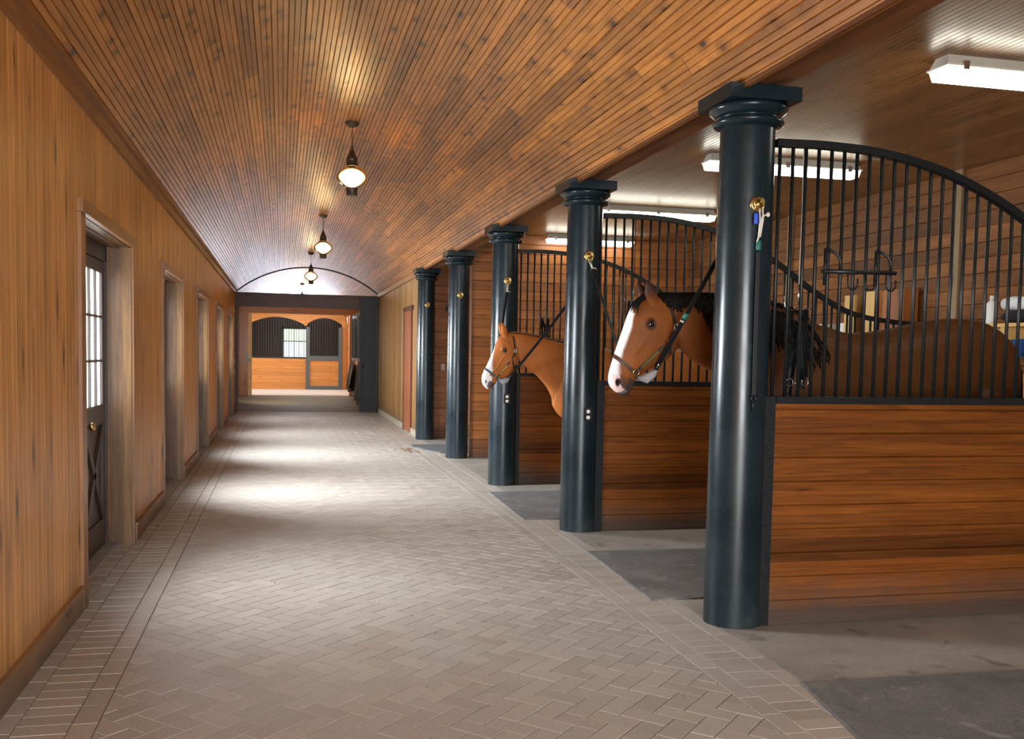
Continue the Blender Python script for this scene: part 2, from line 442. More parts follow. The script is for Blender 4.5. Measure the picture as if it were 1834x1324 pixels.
for (a, b, st) in ((-1.15, -1.055, .21), (-1.055, -.84, .105), (-.84, -.735, .21), (2.045, 2.145, .21), (2.145, 2.355, .105), (2.355, 2.465, .21)):
    course(a, b, st, Y0F, Y1F)
OPEN = [6.10, 10.02, 13.95, 17.87, 21.80]; OW = 1.87; OZ = 2.33
for oy in OPEN: course(-1.28, -1.15, .21, oy, oy+OW)
nb = len(fl.f)
fl.box(-1.45, 2.47, YB, YE, -.1, -.006, 1)
fl.box(XA, 2.465, YB, Y0F, -.006, -.001, 0); fl.box(-1.15, XA, YB, Y0F, -.006, -.001, 0)
fo = fl.build('floor', [M_BRICK, M_SAND])
at = fo.data.attributes.new('rnd', 'FLOAT', 'FACE')
at.data.foreach_set('value', frnd+[.5]*(len(fl.f)-nb)); fo['kind'] = 'structure'
f2 = MB(); f2.box(2.47, XB+.1, YB, 17.5, -.1, -.0005); f2.build('floor_stalls', [M_CONC])['kind'] = 'structure'
f3 = MB(); f3.box(-1.6, 2.9, YE+.001, 34.6, -.1, -.001); f3.build('floor_far', [plain('olive_floor', (.15, .125, .06), .6, noise=.2, nscale=5)])['kind'] = 'structure'
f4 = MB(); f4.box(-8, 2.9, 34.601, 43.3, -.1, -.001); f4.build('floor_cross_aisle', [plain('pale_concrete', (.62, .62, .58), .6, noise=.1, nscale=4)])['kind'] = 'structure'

# ------------------------------------------------------------------ left wall with five door recesses
lw = MB()
pts = [YB]
for oy in OPEN: pts += [oy, oy+OW]
pts.append(YE)
for k in range(0, len(pts), 2):
    a, b = pts[k], pts[k+1]
    panel(lw, (XL, a, 0), (0, 1, 0), (0, 0, 1), (1, 0, 0), b-a, ZW, .0833, .0035, .0016, u0=a+50, phase=(a+50) % .0833)
for oy in OPEN:
    panel(lw, (XL, oy, OZ), (0, 1, 0), (0, 0, 1), (1, 0, 0), OW, ZW-OZ, .0833, .0035, .0016, u0=oy+50, v0=OZ, phase=(oy+50) % .0833)
lw.box(XL-.35, XL-.30, YB, YE, 0, ZW+.4, 0)
struct(lw, 'wall_left', W_LEFT)
bb = MB()
for k in range(0, len(pts), 2):
    a, b = pts[k], pts[k+1]
    a2 = a+.0 if k == 0 else a+.13; b2 = b-.13 if k < len(pts)-2 else b
    bb.box(XL-.004, XL+.018, a2, b2, 0, .135, 0, grain=1); bb.box(XL-.004, XL+.026, a2, b2, .135, .15, 0, grain=1)
struct(bb, 'baseboard_left', wood('baseboard_pine', (.58, .28, .095), (.36, .16, .05), bw=9.0, rough=.45, var=.05, ka=8, kl=1.5, kt=.2, stain=.7, dirt=1.0))
cr = MB()
cr.box(XL-.01, XL+.03, YB, YE, 2.95, 3.06, 0, grain=1); cr.box(XL-.01, XL+.06, YB, YE, 3.035, 3.07, 0, grain=1)
struct(cr, 'trim_1', W_TRIM)
for n, oy in enumerate(OPEN):
    tr = MB(); y0, y1 = oy, oy+OW
    tr.box(XL-.01, XL+.02, y0-.13, y0, 0, OZ, 0, grain=2, o=n)
    tr.box(XL-.01, XL+.02, y1, y1+.035, 0, OZ, 0, grain=2, o=n+.3)
    tr.box(XL-.01, XL+.035, y0-.15, y1+.06, OZ, OZ+.075, 0, grain=1, o=n+.5)
    # recess linings
    tr.box(XL-.20, XL-.01, y0-.02, y0, 0, OZ, 1, grain=2, o=n); tr.box(XL-.20, XL-.01, y1, y1+.02, 0, OZ, 1, grain=2, o=n+.4)
    tr.box(XL-.058, XL+.0, y1-.012, y1, .0, OZ, 2, grain=2, o=n+.7); tr.box(XL-.155, XL-.15, y1-.006, y1, .0, OZ, 1, grain=2, o=n+.1)
    tr.box(XL-.20, XL-.0, y0, y1, OZ, OZ+.02, 1, grain=1, o=n+.9)
    tr.box(XL-.09, XL-.08, y0, y1, OZ-.012, OZ, 1, grain=1, o=n+.9)
    struct(tr, 'trim_%d' % (n+2), [W_TRIM, W_JAMB, W_JAMB2])
    # door pair
    d = root('door_%d' % (n+1), (XL-.21, y0, 0))
    fr = MB()
    fr.box(XL-.25, XL-.18, y0, y0+.035, 0, OZ, grain=2); fr.box(XL-.25, XL-.18, y1-.035, y1, 0, OZ, grain=2); fr.box(XL-.25, XL-.18, y0, y1, OZ-.12, OZ, grain=1)
    fr.build('frame', M_DFRAME, d)
    sl = MB(); sl.box(XL-.25, XL-.10, y0, y1, -.002, .025); sl.build('sill', M_STONE, d)
    for q in range(2):
        a = y0+.037+q*.9; b = a+.895
        lf = MB(); x0, x1 = XL-.235, XL-.19; zt = OZ-.125
        lf.box(x0, x1, a, a+.10, .03, zt, grain=2); lf.box(x0, x1, b-.10, b, .03, zt, grain=2)
        lf.box(x0, x1, a+.1, b-.1, zt-.09, zt, grain=1); lf.box(x0, x1, a+.1, b-.1, .97, 1.12, grain=1); lf.box(x0, x1, a+.1, b-.1, .03, .24, grain=1)
        lf.box(x0+.012, x1-.014, a+.1, b-.1, .24, .97, grain=2)
        leaf = lf.build('leaf', M_DOOR, d)
        gw, gh = (b-a-.2), (zt-.09-1.12)
        mu = MB()
        for t in (1, 2): mu.box(x1-.018, x1+.002, a+.1+gw*t/3-.009, a+.1+gw*t/3+.009, 1.12, zt-.09)
        for t in (1, 2): mu.box(x1-.018, x1+.002, a+.1, b-.1, 1.12+gh*t/3-.009, 1.12+gh*t/3+.009, grain=1)
        mu.build('muntins', M_DOOR, leaf)
        gp = MB(); gp.box(x0+.01, x1-.02, a+.1, b-.1, 1.12, zt-.09); gp.build('pane', M_PANE, leaf)
        xb = MB()
        ym, zm, hl, hw = (a+b)/2, .605, .40, math.atan2(.73, gw)
        for sgn in (1, -1):
            M = Matrix.Translation((x1-.004, ym, zm)) @ Matrix.Rotation(sgn*hw, 4, 'X')
            xb.box(-.010, .010, -math.hypot(gw, .73)/2+.02, math.hypot(gw, .73)/2-.02, -.03, .03, grain=1, M=M)
        xb.build('crossbuck', M_DOOR, leaf)
    kn = MB(); ky = y0+.037+.9+.05
    kn.lathe([(.028, 0), (.028, .006), (.012, .01), (.012, .035), (.026, .045), (.031, .06), (.026, .075), (.01, .08)], (XL-.19, ky, 1.0), 20, axis=0)
    kn.build('knob', M_BRASS, leaf)

# ------------------------------------------------------------------ barrel vault
cxv = (XL+2.47)/2; hc = (2.47-XL)/2; zs = 3.03; rise = 1.03
Rv = (hc*hc+rise*rise)/(2*rise); zc = zs+rise-Rv; a0 = math.asin(hc/Rv)
va = MB(); bead = .0428; nbead = int(2*a0*Rv/bead); da = 2*a0/nbead
for k in range(nbead):
    t0 = -a0+k*da; gwa = .0075/Rv; prof = [(t0, 0), (t0+da*.5-gwa/2, 0), (t0+da-gwa, 0), (t0+da-gwa/2, .008), (t0+da, 0)]
    if k % 3 == 2: prof[2] = (t0+da-gwa*1.4, 0); prof[3] = (t0+da-gwa*.7, .012)
    for (p, dp), (q, dq) in zip(prof[:-1], prof[1:]):
        A = (cxv+(Rv+dp)*math.sin(p), zc+(Rv+dp)*math.cos(p)); B = (cxv+(Rv+dq)*math.sin(q), zc+(Rv+dq)*math.cos(q))
        ua = (p+a0)/da*bead+1e-4; ub = (q+a0)/da*bead-1e-4
        ua = (p+a0)/da*.0428; ub = (q+a0)/da*.0428-2e-5
        va.face([(A[0], YB, A[1]), (B[0], YB, B[1]), (B[0], YV, B[1]), (A[0], YV, A[1])], 0, [(ua, 0), (ub, 0), (ub, YV-YB), (ua, YV-YB)])
va.box(XL-.4, 2.47+.05, YB, YV, 4.3, 4.35, 0)
struct(va, 'ceiling', W_VAULT)
# beam over the columns and flat stall ceiling
bm = MB(); bm.box(2.452, 2.47, YB, 17.4, 3.035, 3.12, 0, grain=1); bm.box(2.47, 2.71, YB, 17.45, 3.07, 3.5, 0, grain=1)
struct(bm, 'trim_8', wood('stained_soffit', (.20, .075, .022), (.10, .034, .011), bw=9.0, rough=.45, var=.05, stain=.6))
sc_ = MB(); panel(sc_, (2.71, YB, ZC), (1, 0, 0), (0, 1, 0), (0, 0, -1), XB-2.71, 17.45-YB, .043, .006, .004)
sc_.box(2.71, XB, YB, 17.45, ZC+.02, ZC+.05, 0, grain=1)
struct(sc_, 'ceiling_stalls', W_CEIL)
# stall back wall: horizontal planks, with grey-green battens
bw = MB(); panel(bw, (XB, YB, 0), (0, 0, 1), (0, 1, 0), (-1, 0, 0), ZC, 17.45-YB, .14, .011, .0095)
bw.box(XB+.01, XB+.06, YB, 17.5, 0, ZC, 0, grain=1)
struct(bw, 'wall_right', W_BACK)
bt = MB()
for y in (4.9, 7.85, 10.9): bt.box(XB-.03, XB-.005, y, y+.11, 0, ZC, 0, grain=2, o=y)
struct(bt, 'trim_9', wood('batten', (.30, .20, .10), (.2, .125, .06), bw=9.0, rough=.5, var=.05))
# full height plank walls closing bay four and its far side
w4 = MB(); panel(w4, (2.76, 14.10, 0), (0, 0, 1), (1, 0, 0), (0, -1, 0), ZC, XB-2.76, .14, .011, .011); w4.box(2.76, XB, 14.113, 14.18, 0, ZC, 0, grain=0)
struct(w4, 'wall_far_stall', W_FAR)
w5 = MB(); panel(w5, (2.445, 17.40, 0), (0, 0, 1), (1, 0, 0), (0, -1, 0), ZC, XB-2.445, .14, .011, .011, u0=.03); w5.box(2.46, XB, 17.413, 17.48, 0, ZC, 0, grain=0)
struct(w5, 'wall_wash_bay', wood('pale_wash_planks', (.58, .29, .14), (.42, .18, .08), bw=.14, rough=.4, var=.18, ka=6, kl=1.3, kt=.10, stain=.25, dirt=.8))
# right wall of the corridor beyond the columns
wr = MB(); panel(wr, (2.44, 17.40, 0), (0, 1, 0), (0, 0, 1), (-1, 0, 0), YE-17.40, 3.07, .15, .006, .005, u0=3)
wr.box(2.45, 2.52, 17.49, YE, 0, 3.07, 0)
struct(wr, 'wall_corridor', W_CORR)
br_ = MB(); br_.box(2.415, 2.44, 17.6, YE-.3, 0, .12, 0, grain=1); struct(br_, 'baseboard_right', plain('pale_baseboard', (.36, .31, .22), .6, noise=.2))
cr2 = MB(); cr2.box(2.40, 2.44, 17.4, YE, 2.97, 3.07, 0, grain=1); struct(cr2, 'trim_10', W_TRIM)
d6 = root('door_6', (2.43, 18.35, 0)); q = MB(); q.box(2.405, 2.435, 18.35, 19.35, .02, 2.38, 0, grain=2); q.build('leaf', wood('red_brown_slab', (.32, .095, .03), (.2, .055, .018), bw=.2, var=.15), d6)
q = MB(); q.box(2.40, 2.438, 19.35, 19.47, 0, 2.47, 0, grain=2); q.box(2.40, 2.438, 18.2, 19.47, 2.38, 2.47, 0, grain=1); q.build('frame', W_DARK, d6)

# rear end of the aisle, behind the camera: plank wall around a big open barn door
rw = MB(); panel(rw, (XL-.3, YB, 0), (1, 0, 0), (0, 0, 1), (0, 1, 0), .5, 4.3, .15); panel(rw, (2.1, YB, 0), (1, 0, 0), (0, 0, 1), (0, 1, 0), XB-2.1, 4.3, .15)
panel(rw, (-.65, YB, 2.6), (1, 0, 0), (0, 0, 1), (0, 1, 0), 2.8, 1.7, .15)
struct(rw, 'wall_rear', W_LEFT)

# ------------------------------------------------------------------ dark header portal at 25 m
hd = MB(); hd.box(XL-.2, 2.5, YE, YE+.18, 2.66, 3.0, 0, grain=0); hd.box(XL-.2, XL+.07, YE-.02, YE+.16, 0, 2.66, 0, grain=2); hd.box(2.40, 2.52, YE, YE+.18, 0, 2.66, 0, grain=2)
struct(hd, 'trim_11', W_DARK)
cap_ = MB(); cap_.box(XL, 2.47, YE-.06, YE+.2, 2.985, 3.005, 0, grain=0); struct(cap_, 'trim_12', W_DARK)
ar = MB(); rr = .66; hw_ = 1.79; Ra = (hw_**2+rr**2)/(2*rr); aa = math.asin(hw_/Ra)
ar.tube([(cxv+Ra*math.sin(-aa+2*aa*i/40), YE, 3.02+rr-Ra+Ra*math.cos(-aa+2*aa*i/40)) for i in range(41)], .018, 8)
tag(ar.build('arched_tie_rod', M_IRON), 'thin black arched rod spanning the vault above the dark beam at the corridor end', 'rod')
sd = thing('sliding_door', (2.15, YE-.12, 0), 'tall black sliding barn door slid open at the right of the far portal', 'door')
q = MB(); q.box(1.94, 2.38, YE-.14, YE-.09, .02, 2.95, 0); q.box(1.94, 2.0, YE-.16, YE-.14, .02, 2.95); q.box(2.32, 2.38, YE-.16, YE-.14, .02, 2.95)
q.box(2.0, 2.32, YE-.16, YE-.14, .02, .16); q.box(2.0, 2.32, YE-.16, YE-.14, 1.35, 1.48); q.box(2.0, 2.32, YE-.16, YE-.14, 2.8, 2.95)
q.build('door_panel', M_BLACKDOOR, sd)
q = MB(); q.tube([(2.03, YE-.17, 1.12), (2.03, YE-.2, 1.14), (2.03, YE-.2, 1.26), (2.03, YE-.17, 1.28)], .01, 6); q.build('handle', M_IRON, sd)

# ------------------------------------------------------------------ beyond the portal
fw = MB()
panel(fw, (XL-.28, YE+.18, 0), (0, 1, 0), (0, 0, 1), (1, 0, 0), 9.0, 3.05, .15, u0=2)
fw.box(XL-.36, XL-.3, YE+.18, 34.2, 0, 3.1, 0)
fw.box(-1.6, XL+.005, YE+.1, 34.3, 3.05, 3.1, 0, grain=1)
struct(fw, 'wall_far_left', W_CORR)
pp = MB(); pp.box(-1.44, -1.13, 34.0, 34.25, 0, 3.13, 0, grain=2); pp.box(-1.46, 2.7, 33.97, 34.2, 2.84, 3.14, 0, grain=0); pp.box(2.31, 2.55, 34.0, 34.25, 0, 2.84, 0, grain=2)
struct(pp, 'trim_13', wood('amber_post', (.50, .17, .035), (.34, .10, .02), bw=9.0, rough=.4, var=.05, stain=.4))
pl = MB(); pl.box(-1.12, -1.02, 34.1, 34.3, 0, 2.84, 0, grain=2); struct(pl, 'trim_14', W_YEL)  # lit edge of the amber post, put in as a paler strip
q = MB(); q.box(-1.2, -1.12, 33.9, 33.99, 1.22, 1.45); q.box(-1.16, -1.04, 33.88, 33.99, 1.2, 1.28)
tag(q.build('door_latch', M_BLACKP), 'black latch box on the orange post left of the far opening', 'latch')
# far stall front
fs = thing('stall_front', (.55, YF, 0), 'far orange stall front with arched dark grille facing down the aisle', 'stall front')
q = MB(); panel(q, (-1.9, YF, 0), (0, 0, 1), (1, 0, 0), (0, -1, 0), 1.28, 2.85, .14, .008, .006); q.box(-1.9, .95, YF+.01, YF+.06, 0, 1.28, 0, grain=0); q.build('lower_panel', W_BRIGHT, fs)
q = MB()
def archband(mb, x0, x1, zlow, zpk, ztop, y):
    n = 24
    for i in range(n):
        a, b = x0+(x1-x0)*i/n, x0+(x1-x0)*(i+1)/n
        za = zlow+(zpk-zlow)*math.sin(PI*i/n)**.8; zb = zlow+(zpk-zlow)*math.sin(PI*(i+1)/n)**.8
        mb.face([(a, y, za), (b, y, zb), (b, y, ztop), (a, y, ztop)], 0, [(za, a), (zb, b), (ztop, b), (ztop, a)])
        mb.face([(a, y, za), (b, y, zb), (b, y+.08, zb), (a, y+.08, za)], 0, [(0, a), (0, b), (.08, b), (.08, a)])
archband(q, -1.3, .9, 2.62, 2.93, 3.1, YF-.02); archband(q, .98, 2.4, 2.66, 2.93, 3.1, YF-.02)
q.box(-1.9, -1.28, YF-.02, YF+.06, 1.28, 3.1, 0); q.box(2.4, 2.6, YF-.02, YF+.06, 0, 3.1, 0); q.box(.88, 1.0, YF-.01, YF+.06, 2.6, 3.1)
q.box(-1.9, 2.6, YF-.01, YF+.06, 3.06, 3.12, 0)
q.build('arched_valance', W_BRIGHT, fs)
q = MB()
for i in range(22): q.box(-1.24+i*.1, -1.215+i*.1, YF+.0, YF+.02, 1.3, 2.98)
for i in range(13): q.box(1.1+i*.1, 1.125+i*.1, YF+.0, YF+.02, 1.4, 2.98)
q.box(-1.3, .95, YF-.02, YF+.03, 1.26, 1.32)
g_ = q.build('grille_bars', M_IRON, fs); g_['kind'] = 'stuff'
sd2 = thing('stall_door', (1.68, YF-.06, 0), 'grey framed stall door with orange lower panel at the very end of the aisle', 'door')
q = MB(); y0, y1 = YF-.09, YF-.04
q.box(.95, 1.1, y0, y1, 0, 2.55); q.box(2.26, 2.4, y0, y1, 0, 2.55); q.box(1.1, 2.26, y0, y1, 0, .14); q.box(1.1, 2.26, y0, y1, 1.18, 1.38)
q.build('door_frame', M_GREYF, sd2)
q = MB(); panel(q, (1.1, YF-.06, .14), (0, 0, 1), (1, 0, 0), (0, -1, 0), 1.04, 1.16, .14, .006, .004); q.build('door_panel', W_BRIGHT, sd2)
ww = MB(); ww.box(-3, 3.6, 43.3, 43.35, 0, 3.08, 0); struct(ww, 'wall_far', wood('far_dark_planks', (.11, .05, .03), (.06, .028, .016), bw=.14, var=.2))
wn_ = root('window_1', (.53, 43.25, 1.4)); q = MB()
q.box(-.05, .06, 43.2, 43.29, 1.25, 2.62); q.box(1.02, 1.12, 43.2, 43.29, 1.25, 2.62); q.box(-.05, 1.12, 43.2, 43.29, 2.52, 2.62); q.box(.06, 1.02, 43.22, 43.28, 1.97, 2.01)
for x in (.30, .54, .78): q.box(x-.008, x+.008, 43.23, 43.27, 1.3, 2.52)
q.box(-.05, 1.12, 43.2, 43.29, 1.2, 1.3); q.build('window_frame', M_GREYF, wn_)
q = MB(); q.box(.06, 1.02, 43.28, 43.295, 1.97, 2.55); q.box(.06, 1.02, 43.28, 43.295, 1.3, 1.97, 1)
q.build('pane', [emit('window_green', (.62, .85, .55), 1.6), emit('window_sky', (.75, .85, .9), 1.6)], wn_)
# added unseen glowing lunette that lights the varnished vault from its far end
fl_ = root('added_vault_glow', (cxv, YV+.02, 3.4)); q = MB(); n = 30; c = []
hwf, rf = 1.74, .70; Rf = (hwf**2+rf**2)/(2*rf); af = math.asin(hwf/Rf)
for i in range(n+1): t = -af+2*af*i/n; c.append((cxv+Rf*math.sin(t), 3.12+rf-Rf+Rf*math.cos(t)))
for i in range(n): q.face([(c[i][0], YV+.02, 3.12), (c[i+1][0], YV+.02, 3.12), (c[i+1][0], YV+.02, c[i+1][1]), (c[i][0], YV+.02, c[i][1])], 0)
q.build('pane', M_VGLOW, fl_)
q = MB(); q.tube([(x, YV, z) for x, z in c], .03, 6)
for t in (-.5, -.25, 0, .25, .5): q.tube([(cxv, YV, 3.12), (cxv+1.5*math.sin(t*2.2), YV, 3.12+.66*math.cos(t*2.2)-.1*abs(t))], .012, 6)
q.build('window_frame', M_GREYF, fl_)  # bars across the added glow, no real window
lu = MB()
for i in range(n):
    za_, zb_ = (zc+math.sqrt(max(0, Rv**2-(c[k][0]-cxv)**2)) for k in (i, i+1))
    lu.face([(c[i][0], YV+.03, c[i][1]-.01), (c[i+1][0], YV+.03, c[i+1][1]-.01), (c[i+1][0], YV+.03, zb_+.03), (c[i][0], YV+.03, za_+.03)], 0, [(c[i][1], 0), (c[i+1][1], .1), (zb_, .1), (za_, 0)])
struct(lu, 'wall_far_lunette', W_FAR)
fe = MB(); fe.box(-8, -1.9, YF, YF+.06, 0, 3.3, 0, grain=0); struct(fe, 'wall_cross_aisle', W_BRIGHT)
ce = MB(); ce.box(-8, XL, 34.2, 43.3, 3.3, 3.35, 0, grain=0); ce.box(2.47, 3.6, YE, 43.3, 3.3, 3.35, 0, grain=0); struct(ce, 'ceiling_cross_aisle', W_FAR)
fr2 = MB(); fr2.box(2.62, 2.68, YE+.2, 43.3, 0, 3.3, 0, grain=1); struct(fr2, 'wall_far_right', W_FAR)
# right side stall fronts beyond the portal, with blankets
sf = thing('side_stall_front', (2.4, 29.5, 0), 'dark barred stall front running along the right beyond the black sliding door', 'stall front')
q = MB(); panel(q, (2.42, 25.3, .02), (0, 0, 1), (0, 1, 0), (-1, 0, 0), 1.25, 8.6, .14, .008, .006); q.box(2.43, 2.48, 25.3, 33.9, 0, 1.27, 0, grain=1); q.build('lower_panel', W_BRIGHT, sf)
q = MB(); q.box(2.38, 2.46, 25.3, 33.9, 1.27, 1.36); q.box(2.38, 2.46, 25.3, 33.9, 2.7, 2.84)
for y in (25.3, 27.2, 29.1, 31.0, 32.9, 33.8): q.box(2.37, 2.46, y, y+.1, 0, 2.84)
q.build('frame', M_GREYF, sf)
q = MB()
for i in range(84): q.box(2.41, 2.43, 25.45+i*.1, 25.47+i*.1, 1.36, 2.7)
q.build('bars', M_IRON, sf)['kind'] = 'stuff'
def blanket(y0, y1, ztop, zbot, mats, label, stripe=False, x=2.36):
    q = MB(); n = 14; rows = []
    for j in range(10):
        z = ztop+(zbot-ztop)*j/9; row = []
        for i in range(n+1):
            t = i/n; yy = y0+(y1-y0)*(t if j < 3 else (.04+.92*t)); zz = z-(.16*math.sin(PI*t)+.05*math.sin(7*t))*(j/9)
            row.append((x-.05-.05*math.sin(t*17+j*.2)*(.3+j/9)-.08*(j/9), yy, zz))
        rows.append(row)
    q.grid(rows, 0); rows2 = [[(p[0]+.04, p[1], p[2]) for p in r] for r in rows]; q.grid(rows2, 0)
    th = thing('horse_blanket', (x, (y0+y1)/2, zbot), label, 'blanket'); q.build('cloth', mats[0], th)
    if stripe:
        s_ = MB(); s_.ribbon([(r[1][0]-.02, r[1][1]+.1, r[1][2]) for r in rows], [(-1, 0, 0)]*len(rows), .12); s_.build('trim_band', M_CLOTHT, th)
    return th
blanket(31.0, 33.4, 1.15, .42, [M_CLOTHB], 'black horse blanket with a tan band hanging left of the other at the far right', True, 2.30)
blanket(27.2, 29.6, 1.2, .2, [M_CLOTHB], 'longer plain black horse blanket hanging nearest the black sliding door', False, 2.30)

# ------------------------------------------------------------------ columns
COLS = [(2.60, 5.13), (2.595, 8.14), (2.58, 11.15), (2.56, 14.02+.08), (2.53, 17.20)]
colname = ['nearest and largest of the dark green-black columns, at the right front', 'second nearest dark column, standing between the two horses',
           'middle dark column, just behind the white muzzle of the chestnut horse', 'fourth dark column from the front, with the chipped streaks', 'farthest and smallest glossy column, before the pale plank wall']
def make_column():
    r = thing('column', (0, 0, 0), '', 'column', 'round columns along the aisle')
    q = MB(); prof = [(.166, 0)]+[(.166-.012*(i/16)**1.6, .01+2.86*i/16) for i in range(17)]
    q.lathe(prof, (0, 0, 0), 64, cap=False); q.build('shaft', M_COL, r)
    q = MB(); P = [(.154, 2.86), (.163, 2.865), (.185, 2.872), (.2, 2.883), (.203, 2.895), (.197, 2.905), (.18, 2.912), (.17, 2.917), (.172, 2.925), (.185, 2.93), (.195, 2.937), (.2, 2.944), (.214, 2.952), (.221, 2.962), (.221, 2.974), (.214, 2.984), (.2, 2.988)]
    q.lathe(P, (0, 0, 0), 64, cap=False); q.build('capital', M_COL, r)
    q = MB(); q.box(-.215, .215, -.215, .215, 2.988, 3.066); q.build('abacus', M_COL, r)
    return r
c0 = make_column()
for i, (x, y) in enumerate(COLS):
    c = c0 if i == 0 else copy_tree(c0)
    c.location = (x, y, 0); c['label'] = colname[i]
    c.rotation_euler = (0, 0, 0 if i == 0 else 0)
bpy.context.view_layer.update()

def ring_plate(loc, label):
    th = thing('tie_ring', loc, label, 'tie ring', 'brass tie rings on the columns')
    q = MB(); x, y, z = loc
    q.lathe([(.046, .01), (.046, 0), (.043, -.006), (.034, -.010), (.030, -.006), (.022, -.012), (.012, -.022), (.004, -.024)], loc, 28, axis=1); bp = q.build('backplate', M_BRASS, th)
    q = MB(); q.tube([(x+.026*math.cos(a), y-.022-.006*math.sin(a), z-.020+.026*math.sin(a)) for a in [2*PI*k/20 for k in range(20)]], .0035, 6, closed=True); q.build('ring', M_BRASS, bp)
    return th
def surf(i, ang, dz, off=0.0):
    x, y = COLS[i]; r = .166-.012*(min(dz, 2.86)/2.86)**1.6+off
    return (x+r*math.sin(ang), y-r*math.cos(ang), dz)
plates = ['brass tie ring disc high on the nearest column, white cords hanging from it', 'brass tie ring disc on the column between the two horses', 'brass tie ring disc on the column behind the chestnut horse head',
          'brass tie ring disc on the fourth column', 'brass tie ring disc on the farthest column']
PR = []
for i in range(5):
    p = surf(i, -.04, 2.42, .006); PR.append(p); ring_plate(p, plates[i])

def outlet(loc, label, axis='y', m=M_STEEL):
    th = thing('power_outlet', loc, label, 'outlet', 'power outlets'); x, y, z = loc
    q = MB(); q.box(x-.036, x+.036, y-.012, y+.02, z-.058, z+.058); q.build('cover_plate', m, th)
    q = MB()
    for dz in (.026, -.026):
        q.lathe([(.017, 0), (.017, -.005), (.014, -.006)], (x, y-.012, z+dz), 16, axis=1)
    q.build('sockets', M_WHITE, th); return th
p = surf(1, .08, 1.045, .004); outlet(p, 'dark outlet plate with two pale sockets low on the column between the horses', m=M_BLACKP)
p = surf(2, .05, 1.035, .004); outlet(p, 'dark outlet plate below the chestnut horse muzzle on the middle column', m=M_BLACKP)
outlet((2.88, 17.385, 1.31), 'white outlet plate on the pale plank wall beside the farthest column', m=M_WHITE)
q = MB(); q.box(2.92, 3.07, 17.31, 17.398, 2.32, 2.42); tag(q.build('junction_box', M_GREYF), 'small grey box high on the pale plank wall behind the fourth column', 'junction box')

# ------------------------------------------------------------------ stall partitions
CURVE = [(2.72, 2.785), (3.05, 2.79), (3.415, 2.77), (3.79, 2.70), (4.107, 2.59), (4.41, 2.44), (4.75, 2.22), (5.165, 2.01), (5.64, 1.93), (6.17, 1.91)]
def zcurve(x):
    xs = [p[0] for p in CURVE]; zs_ = [p[1] for p in CURVE]
    k = max(0, min(len(xs)-2, sum(1 for v in xs if v <= x)-1))
    t = (x-xs[k])/(xs[k+1]-xs[k])
    def sl(i):
        if i == 0 or i == len(xs)-1: return 0.0
        return (zs_[i+1]-zs_[i-1])/(xs[i+1]-xs[i-1])
    h = xs[k+1]-xs[k]; m0, m1 = sl(k)*h, sl(k+1)*h
    return (2*t**3-3*t**2+1)*zs_[k]+(t**3-2*t**2+t)*m0+(-2*t**3+3*t**2)*zs_[k+1]+(t**3-t**2)*m1
def make_partition(first_label):
    r = thing('stall_partition', (2.8, 0, 0), first_label, 'stall partition', 'stall partitions')
    L = XB-.035-2.77
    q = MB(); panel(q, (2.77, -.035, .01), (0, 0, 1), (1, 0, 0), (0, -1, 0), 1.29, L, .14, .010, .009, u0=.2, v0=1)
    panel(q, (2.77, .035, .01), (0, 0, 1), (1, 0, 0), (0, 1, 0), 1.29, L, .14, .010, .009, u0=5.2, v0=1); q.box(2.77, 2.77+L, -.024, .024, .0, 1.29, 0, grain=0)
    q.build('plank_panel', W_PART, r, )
    q = MB(); q.box(2.70, 2.77, -.045, .045, 0, 1.34); q.build('end_post', M_IRON, r)
    q = MB(); q.box(2.775, XB-.035, -.045, .045, 1.298, 1.34); q.build('sill_rail', M_IRON, r)
    q = MB(); n = 60
    top = [(2.74+(XB-.045-2.74)*i/n) for i in range(n+1)]
    rows = []
    for i, x in enumerate(top):
        z = zcurve(x); z2 = zcurve(min(x+.01, 6.165)); z1 = zcurve(x-.01); sl_ = math.atan2(z2-z1, .02); nx, nz = -math.sin(sl_), math.cos(sl_)
        rows.append([(x-nx*.021, -.024, z-nz*.021), (x+nx*.021, -.024, z+nz*.021), (x+nx*.021, .024, z+nz*.021), (x-nx*.021, .024, z-nz*.021)])
    q.grid(rows, 0, sm=False, closeu=True, capa=True, capb=True); q.build('curved_rail', M_IRON, r)
    k = 0; x = 2.765
    bars = []
    while x < XB-.08:
        q = MB(); q.lathe([(.0105, 1.335), (.0105, zcurve(x)-.012)], (x, 0, 0), 12); q.build('bar', M_IRON, r)
        x += .0825
    return r
p1 = make_partition('nearest stall partition, planks below curved black bars, filling the right edge')
PY = [5.05, 8.05, 11.12]
pl_ = ['nearest stall partition, planks below curved black bars, filling the right edge', 'middle stall partition, right of the column between the two horses', 'farthest barred stall partition, behind the chestnut horse']
for i in range(3):
    c = p1 if i == 0 else copy_tree(p1)
    c.location = (2.8, PY[i], 0); c['label'] = pl_[i]

